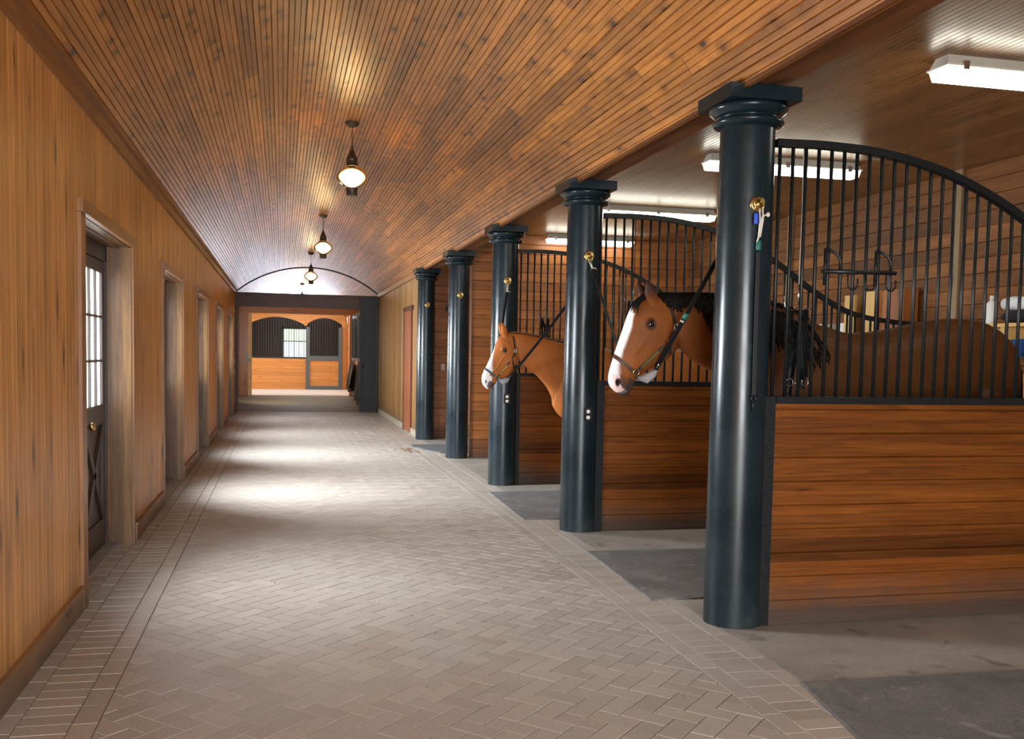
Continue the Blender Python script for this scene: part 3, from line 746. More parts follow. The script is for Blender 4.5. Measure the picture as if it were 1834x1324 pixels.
# ------------------------------------------------------------------ lights
def fluor(x0, x1, y, label):
    th = thing('fluorescent_light', ((x0+x1)/2, y, ZC-.13), label, 'ceiling light', 'fluorescent ceiling lights'); zb = ZC+.004
    q = MB(); n = 2
    def trough(zt, zb2, wt, wb, m):
        a = [(x0+.02 if wt < wb else x0, y-wt, zt), (x1-.02 if wt < wb else x1, y-wt, zt), (x1-.02 if wt < wb else x1, y+wt, zt), (x0+.02 if wt < wb else x0, y+wt, zt)]
        b = [(x0, y-wb, zb2), (x1, y-wb, zb2), (x1, y+wb, zb2), (x0, y+wb, zb2)]
        q.grid([a, b], m, sm=False, closeu=True, capa=True, capb=True)
    trough(zb, zb-.065, .055, .085, 0); hs = q.build('housing', M_PRISM, th)
    q = MB()
    a = [(x0-.012, y-.095, zb-.065), (x1+.012, y-.095, zb-.065), (x1+.012, y+.095, zb-.065), (x0-.012, y+.095, zb-.065)]
    b = [(p[0], p[1], zb-.076) for p in a]; q.grid([a, b], 0, sm=False, closeu=True, capa=True, capb=True); q.build('gasket_lip', M_PRISM, th)
    q = MB(); a = [(x0, y-.085, zb-.077), (x1, y-.085, zb-.077), (x1, y+.085, zb-.077), (x0, y+.085, zb-.077)]
    b = [(x0+.012, y-.07, zb-.135), (x1-.012, y-.07, zb-.135), (x1-.012, y+.07, zb-.135), (x0+.012, y+.07, zb-.135)]
    q.grid([a, b], 0, sm=False, closeu=True, capa=True, capb=True); q.build('diffuser', M_TUBE, th)
    for t in (.08, .5, .92):
        q = MB(); x = x0+(x1-x0)*t; q.box(x-.02, x+.02, y-.098, y-.09, zb-.095, zb-.045); q.build('clip', M_STEEL, hs)
fluor(3.78, 5.24, 5.06, 'big fluorescent light fixture cut by the upper right edge')
fluor(3.66, 5.14, 7.98, 'fluorescent fixture half hidden behind the nearest column and its bars')
fluor(3.64, 5.14, 10.98, 'fluorescent fixture just above the bars of the middle partition')
fluor(3.84, 5.18, 13.86, 'farthest fluorescent fixture, behind the second column')

def lantern(x, y, label, far=False):
    zt = cxv and (zc+math.sqrt(Rv**2-(x-cxv)**2))
    th = thing('pendant_lantern', (x, y, zt-.8), label, 'hanging lamp', 'onion lanterns along the vault')
    q = MB(); q.lathe([(.012, zt-.055), (.03, zt-.05), (.062, zt-.03), (.078, zt-.008), (.078, zt+.004)], (x, y, 0), 24); cn = q.build('canopy', M_BRONZE, th)
    q = MB(); z = zt-.055
    while z > zt-.26:
        a = 0 if int(round((zt-z)/.03)) % 2 else PI/2
        q.tube([(x+.009*math.cos(b)*math.cos(a), y+.009*math.cos(b)*math.sin(a), z-.018+.02*math.sin(b)) for b in [2*PI*k/10 for k in range(10)]], .0028, 5, closed=True); z -= .03
    q.build('chain', M_BRONZE, cn)
    q = MB(); q.lathe([(.004, zt-.245), (.010, zt-.262), (.010, zt-.285), (.022, zt-.30), (.035, zt-.34), (.052, zt-.375), (.06, zt-.39), (.061, zt-.41), (.056, zt-.415), (.061, zt-.422), (.061, zt-.455), (.064, zt-.465), (.064, zt-.475)], (x, y, 0), 28); q.build('cap', M_BRONZE, th)
    q = MB(); q.lathe([(.055+.115*math.sin(PI*(i+.0)/16)**.75, zt-.473-.24*i/16) for i in range(17)], (x, y, 0), 40, cap=False); q.build('glass_globe', M_GLOBE, th)
    q = MB(); q.lathe([(.060, zt-.705), (.066, zt-.71), (.062, zt-.725), (.06, zt-.775), (.064, zt-.785), (.05, zt-.79)], (x, y, 0), 28); q.build('base_cup', M_BRONZE, th)
    q = MB(); q.ball((x, y, zt-.575), .042, .042, .055); q.lathe([(.014, zt-.70), (.014, zt-.61)], (x, y, 0), 12, m=1); q.build('bulb', [M_LAMP, M_BRASS], th)
    L = bpy.data.lights.new('lantern_glow', 'POINT'); L.energy = 46; L.color = (1, .72, .38); L.shadow_soft_size = .05
    o = bpy.data.objects.new('lantern_glow', L); COL.objects.link(o); o.location = (x, y, zt-.575)
lantern(.74, 10.75, 'nearest and largest glowing glass lantern hanging from the vault')
lantern(.73, 18.1, 'second glowing lantern hanging from the vault')
lantern(.71, 25.05, 'third small lantern hanging in front of the thin black arch')
lantern(.72, 36.6, 'farthest lantern, only its dark canopy showing beneath the black arch')

def area(name, loc, rot_, sx, sy, e, col=(1, 1, 1), spread=PI):
    L = bpy.data.lights.new(name, 'AREA'); L.shape = 'RECTANGLE'; L.size = sx; L.size_y = sy; L.energy = e; L.color = col; L.spread = spread
    o = bpy.data.objects.new(name, L); COL.objects.link(o); o.location = loc; o.rotation_euler = rot_; return o
DAY = (.88, .94, 1.0)
# open barn door behind the camera
area('daylight_rear_door', (.75, YB-.05, 1.45), (PI/2-math.radians(26), 0, 0), 2.7, 2.4, 360, (.97, .98, 1.0), math.radians(150))
# cross aisle, daylight from its open left end
area('daylight_cross_aisle', (-7.5, 37.2, 1.6), (0, -PI/2, 0), 2.8, 4.5, 820, (1, .98, .95))
area('far_area_down', (1.0, 37.5, 3.25), (0, 0, 0), 2.5, 4.0, 80, (1, .98, .94))  # area lamp facing down under the closed vault, no roof opening above
# daylight coming through the glazed leaves of the five side doors
for n, oy in enumerate(OPEN):
    e = (95, 175, 175, 120, 45)[n]
    area('daylight_side_door', (XL-.17, oy+.49, 1.62), (0, -PI/2-math.radians(-24 if n in (1, 2) else -12), math.radians(10 if n in (1, 2) else -8)), .95, .68, e, (.86, .93, 1.0), math.radians(112 if n in (1, 2) else 130))

# unseen fill lamp added to brighten the passage beyond the portal
area('passage_fill_added', (-1.40, 29.6, 1.7), (0, -PI/2, math.radians(25)), 1.2, 2.2, 130, (1, .97, .9))
w = bpy.data.worlds.new('world'); SC.world = w; w.use_nodes = True
bg = w.node_tree.nodes['Background']; bg.inputs[0].default_value = (.8, .88, 1, 1); bg.inputs[1].default_value = .5

for z_, lb in ((1.28, 'upper'), (1.02, 'lower')):
    q = MB(); q.box(XL-.002, XL+.012, 24.35, 24.47, z_-.07, z_+.07); q.box(XL+.01, XL+.02, 24.395, 24.425, z_-.02, z_+.02)
    tag(q.build('light_switch', M_WHITE), '%s of two pale switch plates on the left wall beside the dark far portal' % lb, 'switch', 'switch plates at the portal')
# ------------------------------------------------------------------ rubber mats, drain, leaves
def slab(name, pts, z0, z1, m, label, cat, group=None):
    q = MB(); b = [(x, y, z0) for x, y in pts]; t = [(x, y, z1-.004) for x, y in pts]
    cx = sum(p[0] for p in pts)/len(pts); cy = sum(p[1] for p in pts)/len(pts)
    u = [(x+(cx-x)*.006, y+(cy-y)*.006, z1) for x, y in pts]
    q.grid([b, t, u], 0, sm=False, closeu=True, capa=True, capb=True)
    return tag(q.build(name, m), label, cat, group)
G = 'rubber mats in the stall bays'
slab('rubber_mat', [(2.43, 4.06), (2.05, 2.05), (4.6, 1.7), (4.9, 4.0), (3.65, 4.03)], 0, .012, M_MAT, 'large dark rubber mat at the lower right corner', 'mat', G)
slab('rubber_mat', [(2.36, 7.16), (2.30, 5.66), (4.1, 5.60), (4.2, 7.12)], 0, .012, M_MAT, 'worn rubber mat under the bay horse, behind the nearest column', 'mat', G)
slab('rubber_mat', [(2.27, 10.45), (2.22, 8.66), (4.1, 8.62), (4.1, 10.5)], 0, .012, M_MAT, 'rubber mat under the chestnut horse, behind the second column', 'mat', G)
slab('rubber_mat', [(2.09, 15.95), (2.12, 15.6), (2.30, 14.95), (2.42, 14.75), (3.4, 14.75), (3.4, 16.0), (2.3, 16.0)], 0, .02, M_RUBBER, 'small dark mat with a cut corner before the pale plank wall', 'mat', G)
q = MB()
for i in range(60):
    x, y = random.gauss(2.0, .14), random.gauss(15.25, .22); a = random.random()*PI; s_ = random.uniform(.02, .045)
    if x > 2.06+(y-14.7)*-.1+.1: continue
    q.face([(x+s_*math.cos(a), y+s_*math.sin(a), .003), (x-s_*.4*math.sin(a), y+s_*.4*math.cos(a), .012), (x-s_*math.cos(a), y-s_*math.sin(a), .004), (x+s_*.4*math.sin(a), y-s_*.4*math.cos(a), .008)])
tag(q.build('dry_leaves', M_LEAF), 'brown dry leaves scattered beside the small dark mat', 'leaves', kind='stuff')
q = MB()
for i in range(46):
    x, y = random.uniform(-.6, 2.3), random.uniform(3.2, 22); a = random.random()*PI; s_ = random.uniform(.006, .018)
    q.face([(x+s_*math.cos(a), y+s_*math.sin(a), .002), (x-s_*.3*math.sin(a), y+s_*.3*math.cos(a), .006), (x-s_*math.cos(a), y-s_*math.sin(a), .002), (x+s_*.3*math.sin(a), y-s_*.3*math.cos(a), .003)])
tag(q.build('floor_debris', plain('debris', (.07, .05, .035), .9)), 'tiny dark bits of straw and dirt on the brick floor', 'debris', kind='stuff')

# ------------------------------------------------------------------ things on the back wall of the nearest stalls
q = MB(); q.box(XB-.34, XB-.035, 6.2, 7.62, 1.86, 1.89, 0, grain=1); q.box(XB-.30, XB-.035, 6.9, 6.95, 1.76, 1.86, 0, grain=0); q.box(XB-.30, XB-.035, 7.50, 7.55, 1.76, 1.86, 0, grain=0)
q.box(XB-.055, XB-.035, 6.2, 7.6, 1.76, 1.86, 0, grain=1)
tag(q.build('wall_shelf', W_YEL), 'pale pine shelf on the stall back wall at the right edge', 'shelf')
th = thing('spray_bottle', (5.98, 7.16, 1.89), 'white bottle standing on the pine shelf behind the bay horse', 'bottle')
q = MB(); q.lathe([(.04, 1.89), (.044, 1.90), (.044, 2.06), (.036, 2.08), (.016, 2.095), (.016, 2.11)], (5.98, 7.16, 0), 20); q.build('body', M_WHITE, th)
q = MB(); q.lathe([(.018, 2.105), (.018, 2.135), (.012, 2.14)], (5.98, 7.16, 0), 14); q.build('cap', M_WHITE, th)
th = thing('rolled_towel', (5.98, 6.8, 1.89), 'white rolled towel lying on a black pad on the pine shelf', 'towel')
q = MB(); q.tube([(6.0, 7.02-.1*i, 2.06+.006*math.sin(i*2)) for i in range(7)], [.05, .058, .06, .056, .06, .058, .05], 14); q.build('towel_roll', M_TOWEL, th)
q = MB(); q.ball((5.99, 6.74, 1.95), .11, .3, .06, 16, 8); tag(q.build('saddle_pad', M_CLOTHB), 'black folded pad under the white towel on the pine shelf', 'pad')
q = MB(); q.lathe([(.05, 1.62), (.062, 1.76), (.066, 1.765)], (6.08, 6.93, 0), 20); tag(q.build('plastic_tub', M_BLUE2), 'blue plastic tub on the wall bracket under the pine shelf', 'tub')
q = MB(); q.box(5.98, XB-.035, 6.4, 7.05, 1.60, 1.62, 0, grain=1); tag(q.build('lower_shelf', M_BLACKP), 'thin black ledge under the pine shelf holding the blue tub', 'shelf')
th = thing('tack_box', (6.08, 6.72, 1.2), 'small orange wooden box hanging at the right edge behind the bars', 'box')
q = MB(); q.box(6.0, XB-.035, 6.55, 6.85, 1.2, 1.47, 0, grain=2); q.build('box_body', W_BRIGHT, th)
# pine cabinet pieces on the back wall
th = thing('wall_cabinet', (6.1, 9.05, 1.5), 'brown wall cabinet with pale yellow open door edges behind the bay horse back', 'cabinet')
q = MB(); q.box(6.0, XB-.035, 8.40, 8.80, 1.55, 2.28, 0, grain=2); q.box(6.02, XB-.035, 9.0, 9.12, 1.6, 2.22, 0, grain=2); q.build('body', W_FAR, th)
for (a, b, z) in ((9.18, 9.36, 2.26), (8.80, 9.0, 2.28)):
    q = MB(); q.box(5.96, 5.985, a, b, 1.6, z, 0, grain=2); q.box(5.985, XB-.035, b-.02, b, 1.6, z, 0, grain=2); q.build('door', W_YEL, th)
for i, (y, wd, l) in enumerate(((9.93, .12, 'left'), (9.45, .10, 'right'))):
    q = MB(); q.box(6.02, XB-.035, y-wd, y+wd, 1.78, 1.97)
    tag(q.build('white_box', M_WHITE), 'small white box on the back wall ledge, %s' % ('farther one by the middle partition' if i == 0 else 'next to the yellow cabinet door'), 'box', 'white boxes on the ledge')
q = MB(); q.box(5.98, XB-.035, 9.3, 10.3, 1.75, 1.78, 0, grain=1); tag(q.build('wall_ledge', W_TRIM), 'narrow wooden ledge carrying white boxes behind the bars', 'shelf')

# bar rack on the nearest partition
th = thing('hook_rack', (3.26, 5.0, 2.06), 'black bar rack with U shaped hooks hung on the nearest bars', 'rack')
q = MB(); q.tube([(3.02, 4.985, 2.065), (3.50, 4.985, 2.07)], .013, 10); q.build('cross_bar', M_IRON, th)
for x in (3.067, 3.397):
    q = MB(); q.tube([(x, 5.035, 2.17), (x, 5.02, 2.20), (x+.02, 5.0, 2.185), (x+.05, 4.99, 2.165), (x+.068, 4.985, 2.13), (x+.07, 4.985, 2.07)], .009, 8); q.tube([(x, 5.03, 2.20), (x, 5.03, 1.99)], .011, 8); q.build('bracket', M_IRON, th)
for x in (3.22, 3.335, 3.47):
    q = MB(); q.tube([(x-.032, 4.985, 2.06)]+[(x-.032*math.cos(a), 4.985, 2.0-.035*math.sin(a)) for a in [PI*k/10 for k in range(11)]]+[(x+.032, 4.985, 2.03)], .005, 6); q.build('hook', M_IRON, th)

def tack(x, y, ztop, zh, L, label, bl, cord=M_ROPE, n=9, seed=1):
    rnd = random.Random(seed)
    th = thing('tack_hook', (x, y, zh), label, 'tack hook', 'hanging tack hooks')
    q = MB(); q.tube([(x, y, ztop+.02), (x+.004, y, (ztop+zh)/2+.1), (x, y, zh+.08)], .0035, 6); q.tube([(x-.026, y, ztop+.015), (x, y-.03, ztop+.03), (x, y+.03, ztop+.03)], .004, 6); q.build('cord', cord, th)
    q = MB(); q.tube([(x, y, zh+.1), (x, y, zh-.02)], .006, 8)
    for s_ in (1, -1): q.tube([(x, y, zh-.01)]+[(x+s_*(.045-.045*math.cos(a)), y, zh-.02-.032*math.sin(a)) for a in [PI*k/9 for k in range(1, 10)]]+[(x+s_*.1, y, zh+.03)], .0055, 8)
    q.build('hook', M_STEEL, th)
    br = thing('bridle', (x, y, zh-L), bl, 'bridle', 'bridles hanging on tack hooks')
    q = MB()
    for k in range(n):
        x0 = x+rnd.choice((-1, 1))*rnd.uniform(.03, .05); dx = (x0-x)*rnd.uniform(-.3, .7); le = L*rnd.uniform(.65, 1.0); dy = rnd.uniform(-.03, .03)
        top = (x0, y+dy*.3, zh-.045)
        w_ = .012; pts_ = [top]+[(x0+dx*math.sin(t*PI*.6)+.008*math.sin(t*9+k), y+dy*t+.006*math.cos(t*7+k), zh-.045-le*t) for t in [j/10 for j in range(1, 11)]]
        q.ribbon(pts_, [(math.sin(k*.9), -1, 0)]*len(pts_), w_+.004*(k % 3), .0025)
        # return strand forming a loop
        pr = [(p[0]-(x0-x)*.9*math.sin(PI*i/10), p[1]+.02, p[2]) for i, p in enumerate(pts_)]
        q.ribbon(pr, [(.3, -1, 0)]*len(pr), w_, .0025)
    q.build('straps', M_STRAP, br)
    q = MB()
    for s_ in (-1, 1): q.tube([(x+s_*.05+.022*math.cos(a), y-.02, zh-L+.06+.022*math.sin(a)) for a in [2*PI*k/14 for k in range(14)]], .003, 6, closed=True)
    q.tube([(x-.03, y-.02, zh-L+.06), (x, y-.025, zh-L+.05), (x+.03, y-.02, zh-L+.06)], .005, 6); q.build('bit', M_STEEL, br)
tack(2.985, 5.17, zcurve(2.985), 1.90, .54, 'steel hook hanging on a white cord just behind the nearest column', 'mass of black bridle straps hanging behind the nearest bars', n=15, seed=3)
tack(3.07, 8.15, zcurve(3.07), 2.10, .5, 'tack hook hanging above the bay horse ears', 'black bridle hanging behind the bay horse ears', M_STRAP, 6, 5)
tack(3.10, 11.2, zcurve(3.10), 2.05, .5, 'tack hook with white prongs hanging above the chestnut horse', 'black bridle hanging above the chestnut horse neck', M_ROPE, 6, 8)

# ------------------------------------------------------------------ horses
def superring(c, e1, e2, h1, h2, n=28, p=2.3):
    out = []
    for k in range(n):
        a = 2*PI*k/n; ca, sa = math.cos(a), math.sin(a)
        r1 = math.copysign(abs(ca)**(2/p), ca)*h1; r2 = math.copysign(abs(sa)**(2/p), sa)*h2
        out.append(Vector(c)+e1*r1+e2*r2)
    return out
def cr_spline(rows, sub):
    """Catmull-Rom through tuples"""
    out = []
    n = len(rows); A = np.array(rows, float)
    for i in range(n-1):
        p0, p1, p2, p3 = A[max(i-1, 0)], A[i], A[i+1], A[min(i+2, n-1)]
        for s_ in range(sub):
            t = s_/sub
            out.append(.5*((2*p1)+(-p0+p2)*t+(2*p0-5*p1+4*p2-p3)*t*t+(-p0+3*p1-3*p2+p3)*t**3))
    out.append(A[-1]); return out
def loft(mb, secs, Y, sub=4, p=2.3):
    """secs: (topx, topz, botx, botz, halfwidth, lateral shift)"""
    rings = []
    S = cr_spline(secs, sub)
    for s_ in S:
        t = Vector((s_[0], Y, s_[1])); b = Vector((s_[2], Y, s_[3])); c = (t+b)/2+Vector((0, s_[5] if len(s_) > 5 else 0, 0)); d = (t-b); h = d.length/2
        rings.append(superring(c, d.normalized(), Vector((0, 1, 0)), h, s_[4], p=p))
    mb.grid(rings, closeu=True, capa=True, capb=True)
def limb(mb, pts, Y):
    mb_pts = cr_spline(pts, 4)
    mb.tube([(p[0], Y+p[1], p[2]) for p in mb_pts], [float(p[3]) for p in mb_pts], 16)

def make_horse(name, Y, head, neck, trunk, legs, ears, eye, nostril, paint, label, vox=.0065, tail=None):
    mb = MB()
    loft(mb, head, Y, 4, 2.2); loft(mb, neck, Y, 4, 2.2); loft(mb, trunk, Y, 4, 2.15)
    for L in legs: limb(mb, L, Y)
    H = np.array(head)
    # cheek muscle, brow ridges
    def hp(t, f, lat):
        """point in head space: t section index, f front(+1)/jaw(-1), lat in metres"""
        i = min(int(t), len(head)-2); u = t-i; s_ = H[i]*(1-u)+H[i+1]*u
        c = Vector(((s_[0]+s_[2])/2, Y+lat, (s_[1]+s_[3])/2)); d = Vector((s_[0]-s_[2], 0, s_[1]-s_[3]))/2
        return c+d*f
    for sg in (-1, 1):
        mb.ball(hp(6.7, -.42, sg*.045), .085, .035, .085, 16, 10)      # round cheek
        mb.ball(hp(7.25, .36, sg*.068), .035, .030, .030, 14, 8)       # brow / orbit
        a, b = hp(6.9, .12, sg*.080), hp(4.3, .15, sg*.054); mb.tube([a, (a+b)/2, b], [.007, .006, .005], 8)  # facial crest
        mb.ball(hp(1.35, .35, sg*.032), .030, .022, .034, 14, 8)       # nostril flare
    mb.ball(hp(.7, -.75, 0), .034, .028, .026, 12, 8)                  # lower lip / chin
    for (tip, base, dy, w_) in ears:
        for sg in ((-1, 1) if dy is None else (dy,)):
            t, b = Vector(tip), Vector(base)
            t = Vector((t.x, Y+sg*(abs(tip[1])), t.z)); b = Vector((b.x, Y+sg*abs(base[1]), b.z))
            m_ = b.lerp(t, .45); mb.tube([b-(t-b)*.25, b, b.lerp(t, .25), m_, b.lerp(t, .75), t], [w_*.7, w_*.78, w_*.95, w_, w_*.60, w_*.06], 12)
    tmp = mb.build('tmp', M_MANE); md = tmp.modifiers.new('r', 'REMESH'); md.mode = 'VOXEL'; md.voxel_size = vox; md.use_smooth_shade = True
    dg = bpy.context.evaluated_depsgraph_get(); me = bpy.data.meshes.new_from_object(tmp.evaluated_get(dg))
    bpy.data.objects.remove(tmp)
    nv = len(me.vertices); co = np.empty(nv*3); me.vertices.foreach_get('co', co); co = co.reshape(-1, 3)
    ed = np.empty(len(me.edges)*2, int); me.edges.foreach_get('vertices', ed); ed = ed.reshape(-1, 2)
    deg = np.bincount(ed.ravel(), minlength=nv).astype(float)[:, None]
    def smooth(it):
        nonlocal co
        for k in range(it):
            for lam in (.55, -.50):
                s_ = np.zeros_like(co); np.add.at(s_, ed[:, 0], co[ed[:, 1]]); np.add.at(s_, ed[:, 1], co[ed[:, 0]])
                co = co+lam*(s_/deg-co)
    smooth(7)
    # carve eye sockets, nostrils, mouth line, ear hollow, jaw groove
    lat = co[:, 1]-Y
    def dent(c, r, depth, axis):
        d = np.linalg.norm(co-np.array(c), axis=1); wgt = np.clip(1-d/r, 0, 1)**1.3
        co[:] = co+np.array(axis)*(wgt*depth)[:, None]
    for sg in (-1, 1):
        for (t, f, l_, r, dp) in ((1.45, .38, .055, .026, .020), (1.15, .24, .055, .018, .014)):
            dent(hp(t, f, sg*l_), r, dp, (0, -sg, 0))
        dent(hp(eye[0]+.15, eye[1]-.02, sg*.09), .028, .010, (0, -sg, 0))
        dent(hp(9.2, .25, sg*.085), .04, .010, (0, -sg, 0))
        for k in range(8):
            dent(hp(.2+.17*k, -.42-.02*k, sg*.05), .012, .004, (0, -sg, 0))
        for k in range(7):
            dent(hp(6.0+.4*k, -.98+.0*k, sg*.05), .02, .005, (0, -sg, 0))
        for (tip, base, dy, w_) in ears:
            t, b = Vector(tip), Vector(base); m_ = Vector((b.x, Y+sg*abs(base[1]), b.z)).lerp(Vector((t.x, Y+sg*abs(tip[1]), t.z)), .45)
            d = np.linalg.norm((co-np.array(m_))*np.array((1.1, 1.0, .45)), axis=1); s_ = (co[:, 1]-m_.y)*(-1) > 0
            wg = np.clip(1-d/.022, 0, 1)*s_
            co[:, 1] += wg*.012
    smooth(1)
    me.vertices.foreach_set('co', co.ravel()); me.update()
    # coat colours: markings, plus shade painted into the bay
    cen = np.array([[(s_[0]+s_[2])/2, (s_[1]+s_[3])/2] for s_ in head]); dirv = np.array([[s_[0]-s_[2], s_[1]-s_[3]] for s_ in head])/2
    best = np.full(nv, 1e9); T = np.zeros(nv); Fv = np.zeros(nv)
    P2 = co[:, [0, 2]]
    for i in range(len(head)-1):
        for u in np.linspace(0, 1, 7)[:-1 if i < len(head)-2 else None]:
            c = cen[i]*(1-u)+cen[i+1]*u; d = dirv[i]*(1-u)+dirv[i+1]*u; L = np.linalg.norm(d)
            f = (P2-c) @ (d/L)/L; perp = np.abs((P2-c) @ np.array([-d[1], d[0]])/L)
            up = perp < best; best[up] = perp[up]; T[up] = i+u; Fv[up] = f[up]
    lat = co[:, 1]-Y
    inhead = (best < .02) & (np.abs(Fv) < 1.4) & (np.abs(lat) < .16)
    ear_ = np.zeros(nv)
    for (tip, base, dy, w_) in ears:
        for sg in (-1, 1):
            d = np.linalg.norm(co-np.array((tip[0], Y+sg*abs(tip[1]), tip[2])), axis=1); ear_ = np.maximum(ear_, np.clip(1.2-d/.13, 0, 1))
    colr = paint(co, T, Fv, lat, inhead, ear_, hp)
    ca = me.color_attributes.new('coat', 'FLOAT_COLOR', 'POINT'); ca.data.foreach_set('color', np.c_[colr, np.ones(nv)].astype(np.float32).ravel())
    me.polygons.foreach_set('use_smooth', [True]*len(me.polygons))
    me.materials.clear(); me.materials.append(M_COAT)
    th = thing(name, (trunk[len(trunk)//2][0], Y, 0), label, 'horse', )
    o = bpy.data.objects.new('body', me); COL.objects.link(o); o.parent = th; o.matrix_parent_inverse = Matrix.Translation(-Vector(th.location)); body = o
    bvh = BVHTree.FromPolygons([tuple(v) for v in co], [tuple(p.vertices) for p in me.polygons])
    for sg in (-1, 1):
        ep = hp(eye[0], eye[1], 0); h_, nn, _, _ = bvh.ray_cast(Vector((ep.x, Y+sg*.4, ep.z)), Vector((0, -sg, 0)))
        q = MB(); q.ball(h_+Vector((0, -sg*.0085, 0)), .024, .018, .018, 20, 12); q.build('eye', M_EYE, body)
    return th, bvh, hp

def coatmat():
    m, nt, b = mat('horse_coat'); g = N(nt); a = g.n('ShaderNodeAttribute', attribute_name='coat'); tc = g.n('ShaderNodeTexCoord')
    n1 = g.noise(tc.outputs['Object'], 6, 4, .6); n2 = g.noise(tc.outputs['Object'], 260, 2, .6)
    k = g.math('MULTIPLY', g.mr(n1, .3, .7, .85, 1.15), g.mr(n2, .3, .7, .9, 1.1)); g.lk(g.mix(1.0, a.outputs['Color'], g.comb(k, k, k), 'MULTIPLY'), b.inputs['Base Color'])
    b.inputs['Roughness'].default_value = .52; b.inputs['Specular IOR Level'].default_value = .14
    g.bump(n2, .15, .001, b); return m
M_COAT = coatmat()

def sstep(x, a, b): t = np.clip((x-a)/(b-a), 0, 1); return t*t*(3-2*t)
def blend(c, w_, col): return c*(1-w_[:, None])+np.array(col)*w_[:, None]
Y1 = 5.86
head1 = [(2.072, 1.352, 2.132, 1.303, .030), (2.052, 1.387, 2.190, 1.315, .048), (2.052, 1.443, 2.222, 1.376, .050), (2.072, 1.522, 2.240, 1.424, .047), (2.100, 1.616, 2.296, 1.456, .052),
         (2.128, 1.696, 2.372, 1.500, .062), (2.153, 1.771, 2.448, 1.541, .076), (2.178, 1.840, 2.512, 1.604, .090), (2.218, 1.898, 2.532, 1.685, .092), (2.285, 1.938, 2.528, 1.742, .080), (2.370, 1.952, 2.515, 1.79, .060)]
neck1 = [(2.33, 1.945, 2.46, 1.72, .050), (2.44, 1.952, 2.55, 1.60, .068), (2.60, 1.958, 2.665, 1.515, .078), (2.78, 1.960, 2.785, 1.455, .092), (3.02, 1.945, 2.90, 1.36, .115), (3.28, 1.895, 3.02, 1.20, .15), (3.5, 1.81, 3.1, 1.05, .18), (3.7, 1.72, 3.35, 1.0, .17)]
trunk1 = [(3.02, 1.42, 3.02, 1.12, .08), (3.10, 1.60, 3.08, .98, .17), (3.28, 1.76, 3.22, .90, .235), (3.50, 1.80, 3.45, .86, .27), (3.75, 1.745, 3.75, .87, .30), (4.05, 1.775, 4.02, .91, .315), (4.35, 1.84, 4.3, .98, .31), (4.60, 1.862, 4.55, 1.06, .30), (4.82, 1.835, 4.80, 1.12, .27), (4.98, 1.74, 4.98, 1.18, .21), (5.06, 1.62, 5.06, 1.32, .11)]
def legset(dx, dz=0.0):
    L = []
    for sg in (-1, 1):
        L.append([(3.22+dx, sg*.15, 1.25, .12), (3.20+dx, sg*.15, 1.0, .085), (3.22+dx, sg*.14, .82, .06), (3.22+dx, sg*.14, .56, .045), (3.21+dx, sg*.14, .50, .046), (3.22+dx, sg*.14, .40, .033), (3.22+dx, sg*.14, .22, .030), (3.21+dx, sg*.14, .15, .040), (3.17+dx, sg*.14, .09, .036), (3.15+dx, sg*.14, .05, .052), (3.14+dx, sg*.14, .024, .060)])
        L.append([(4.72+dx, sg*.16, 1.35, .17), (4.66+dx, sg*.17, 1.12, .14), (4.66+dx, sg*.16, .95, .10), (4.80+dx, sg*.14, .72, .062), (4.89+dx, sg*.13, .56, .05), (4.86+dx, sg*.13, .48, .044), (4.84+dx, sg*.13, .35, .034), (4.83+dx, sg*.13, .22, .034), (4.82+dx, sg*.13, .15, .042), (4.79+dx, sg*.13, .09, .038), (4.77+dx, sg*.13, .05, .054), (4.76+dx, sg*.13, .024, .062)])
    return L
def paint_bay(co, T, F, lat, ih, ear_, hp):
    n = len(co); c = np.tile(np.array((.20, .062, .013)), (n, 1)); z = co[:, 2]; x = co[:, 0]
    c = blend(c, sstep(x, 2.6, 3.3)*.85, (.07, .028, .009))  # stall shade painted into the coat of neck and body
    c = blend(c, np.where(ih, sstep(np.abs(T-4), 3, 0)*.6*(F < .6), 0), (.27, .085, .017))
    c = blend(c, 1-sstep(z, .45, .75), (.01, .008, .007))
    h = np.where(ih, 1.0, 0.0); al = np.abs(lat)
    c = blend(c, h*sstep(-F, .4, .95)*(1-sstep(-F, .95, 1.3))*.55*sstep(T, 2.2, 3.2)*(1-sstep(T, 7.0, 8.6)), (.06, .024, .010))  # shading along the jaw painted into the coat
    c = blend(c, h*(1-sstep(np.hypot(T-3.3, (F-.1)*2), .3, 1.3))*.35, (.38, .15, .05))
    c = blend(c, h*(1-sstep(T, 1.6, 2.6))*.75, (.055, .040, .035))
    wid = np.interp(T, [0, 1, 2, 3, 4, 5, 6, 7, 7.6], [.09, .075, .048, .040, .040, .044, .050, .046, .0])
    blz = h*(F > .12)*(1-sstep(al, wid-.004, wid+.004))*(T < 7.7)*(F > .30)
    c = blend(c, blz, (.80, .76, .74))
    mz = h*(T < 2.1)*(F > -.12+.42*sstep(T, .9, 1.8)); c = blend(c, mz*1.0, (.72, .56, .53))
    c = blend(c, h*(T < 1.1)*(F > -.65)*(T > .0)*.8, (.74, .58, .55))
    c = blend(c, h*(T < 2.4)*(F < -.35)*.8, (.045, .035, .032))
    for sg in (-1, 1):
        d = np.linalg.norm((co-np.array(hp(1.42, .38, sg*.055)))*np.array((1.25, .8, .8)), axis=1); c = blend(c, 1-sstep(d, .018, .028), (.02, .010, .010))
        d = np.linalg.norm(co-np.array(hp(7.1, .30, sg*.09)), axis=1); c = blend(c, (1-sstep(d, .024, .050))*.9, (.012, .007, .005))
    c = blend(c, np.clip(ear_*1.6, 0, .9), (.022, .011, .007))
    return np.clip(c, 0, 1)
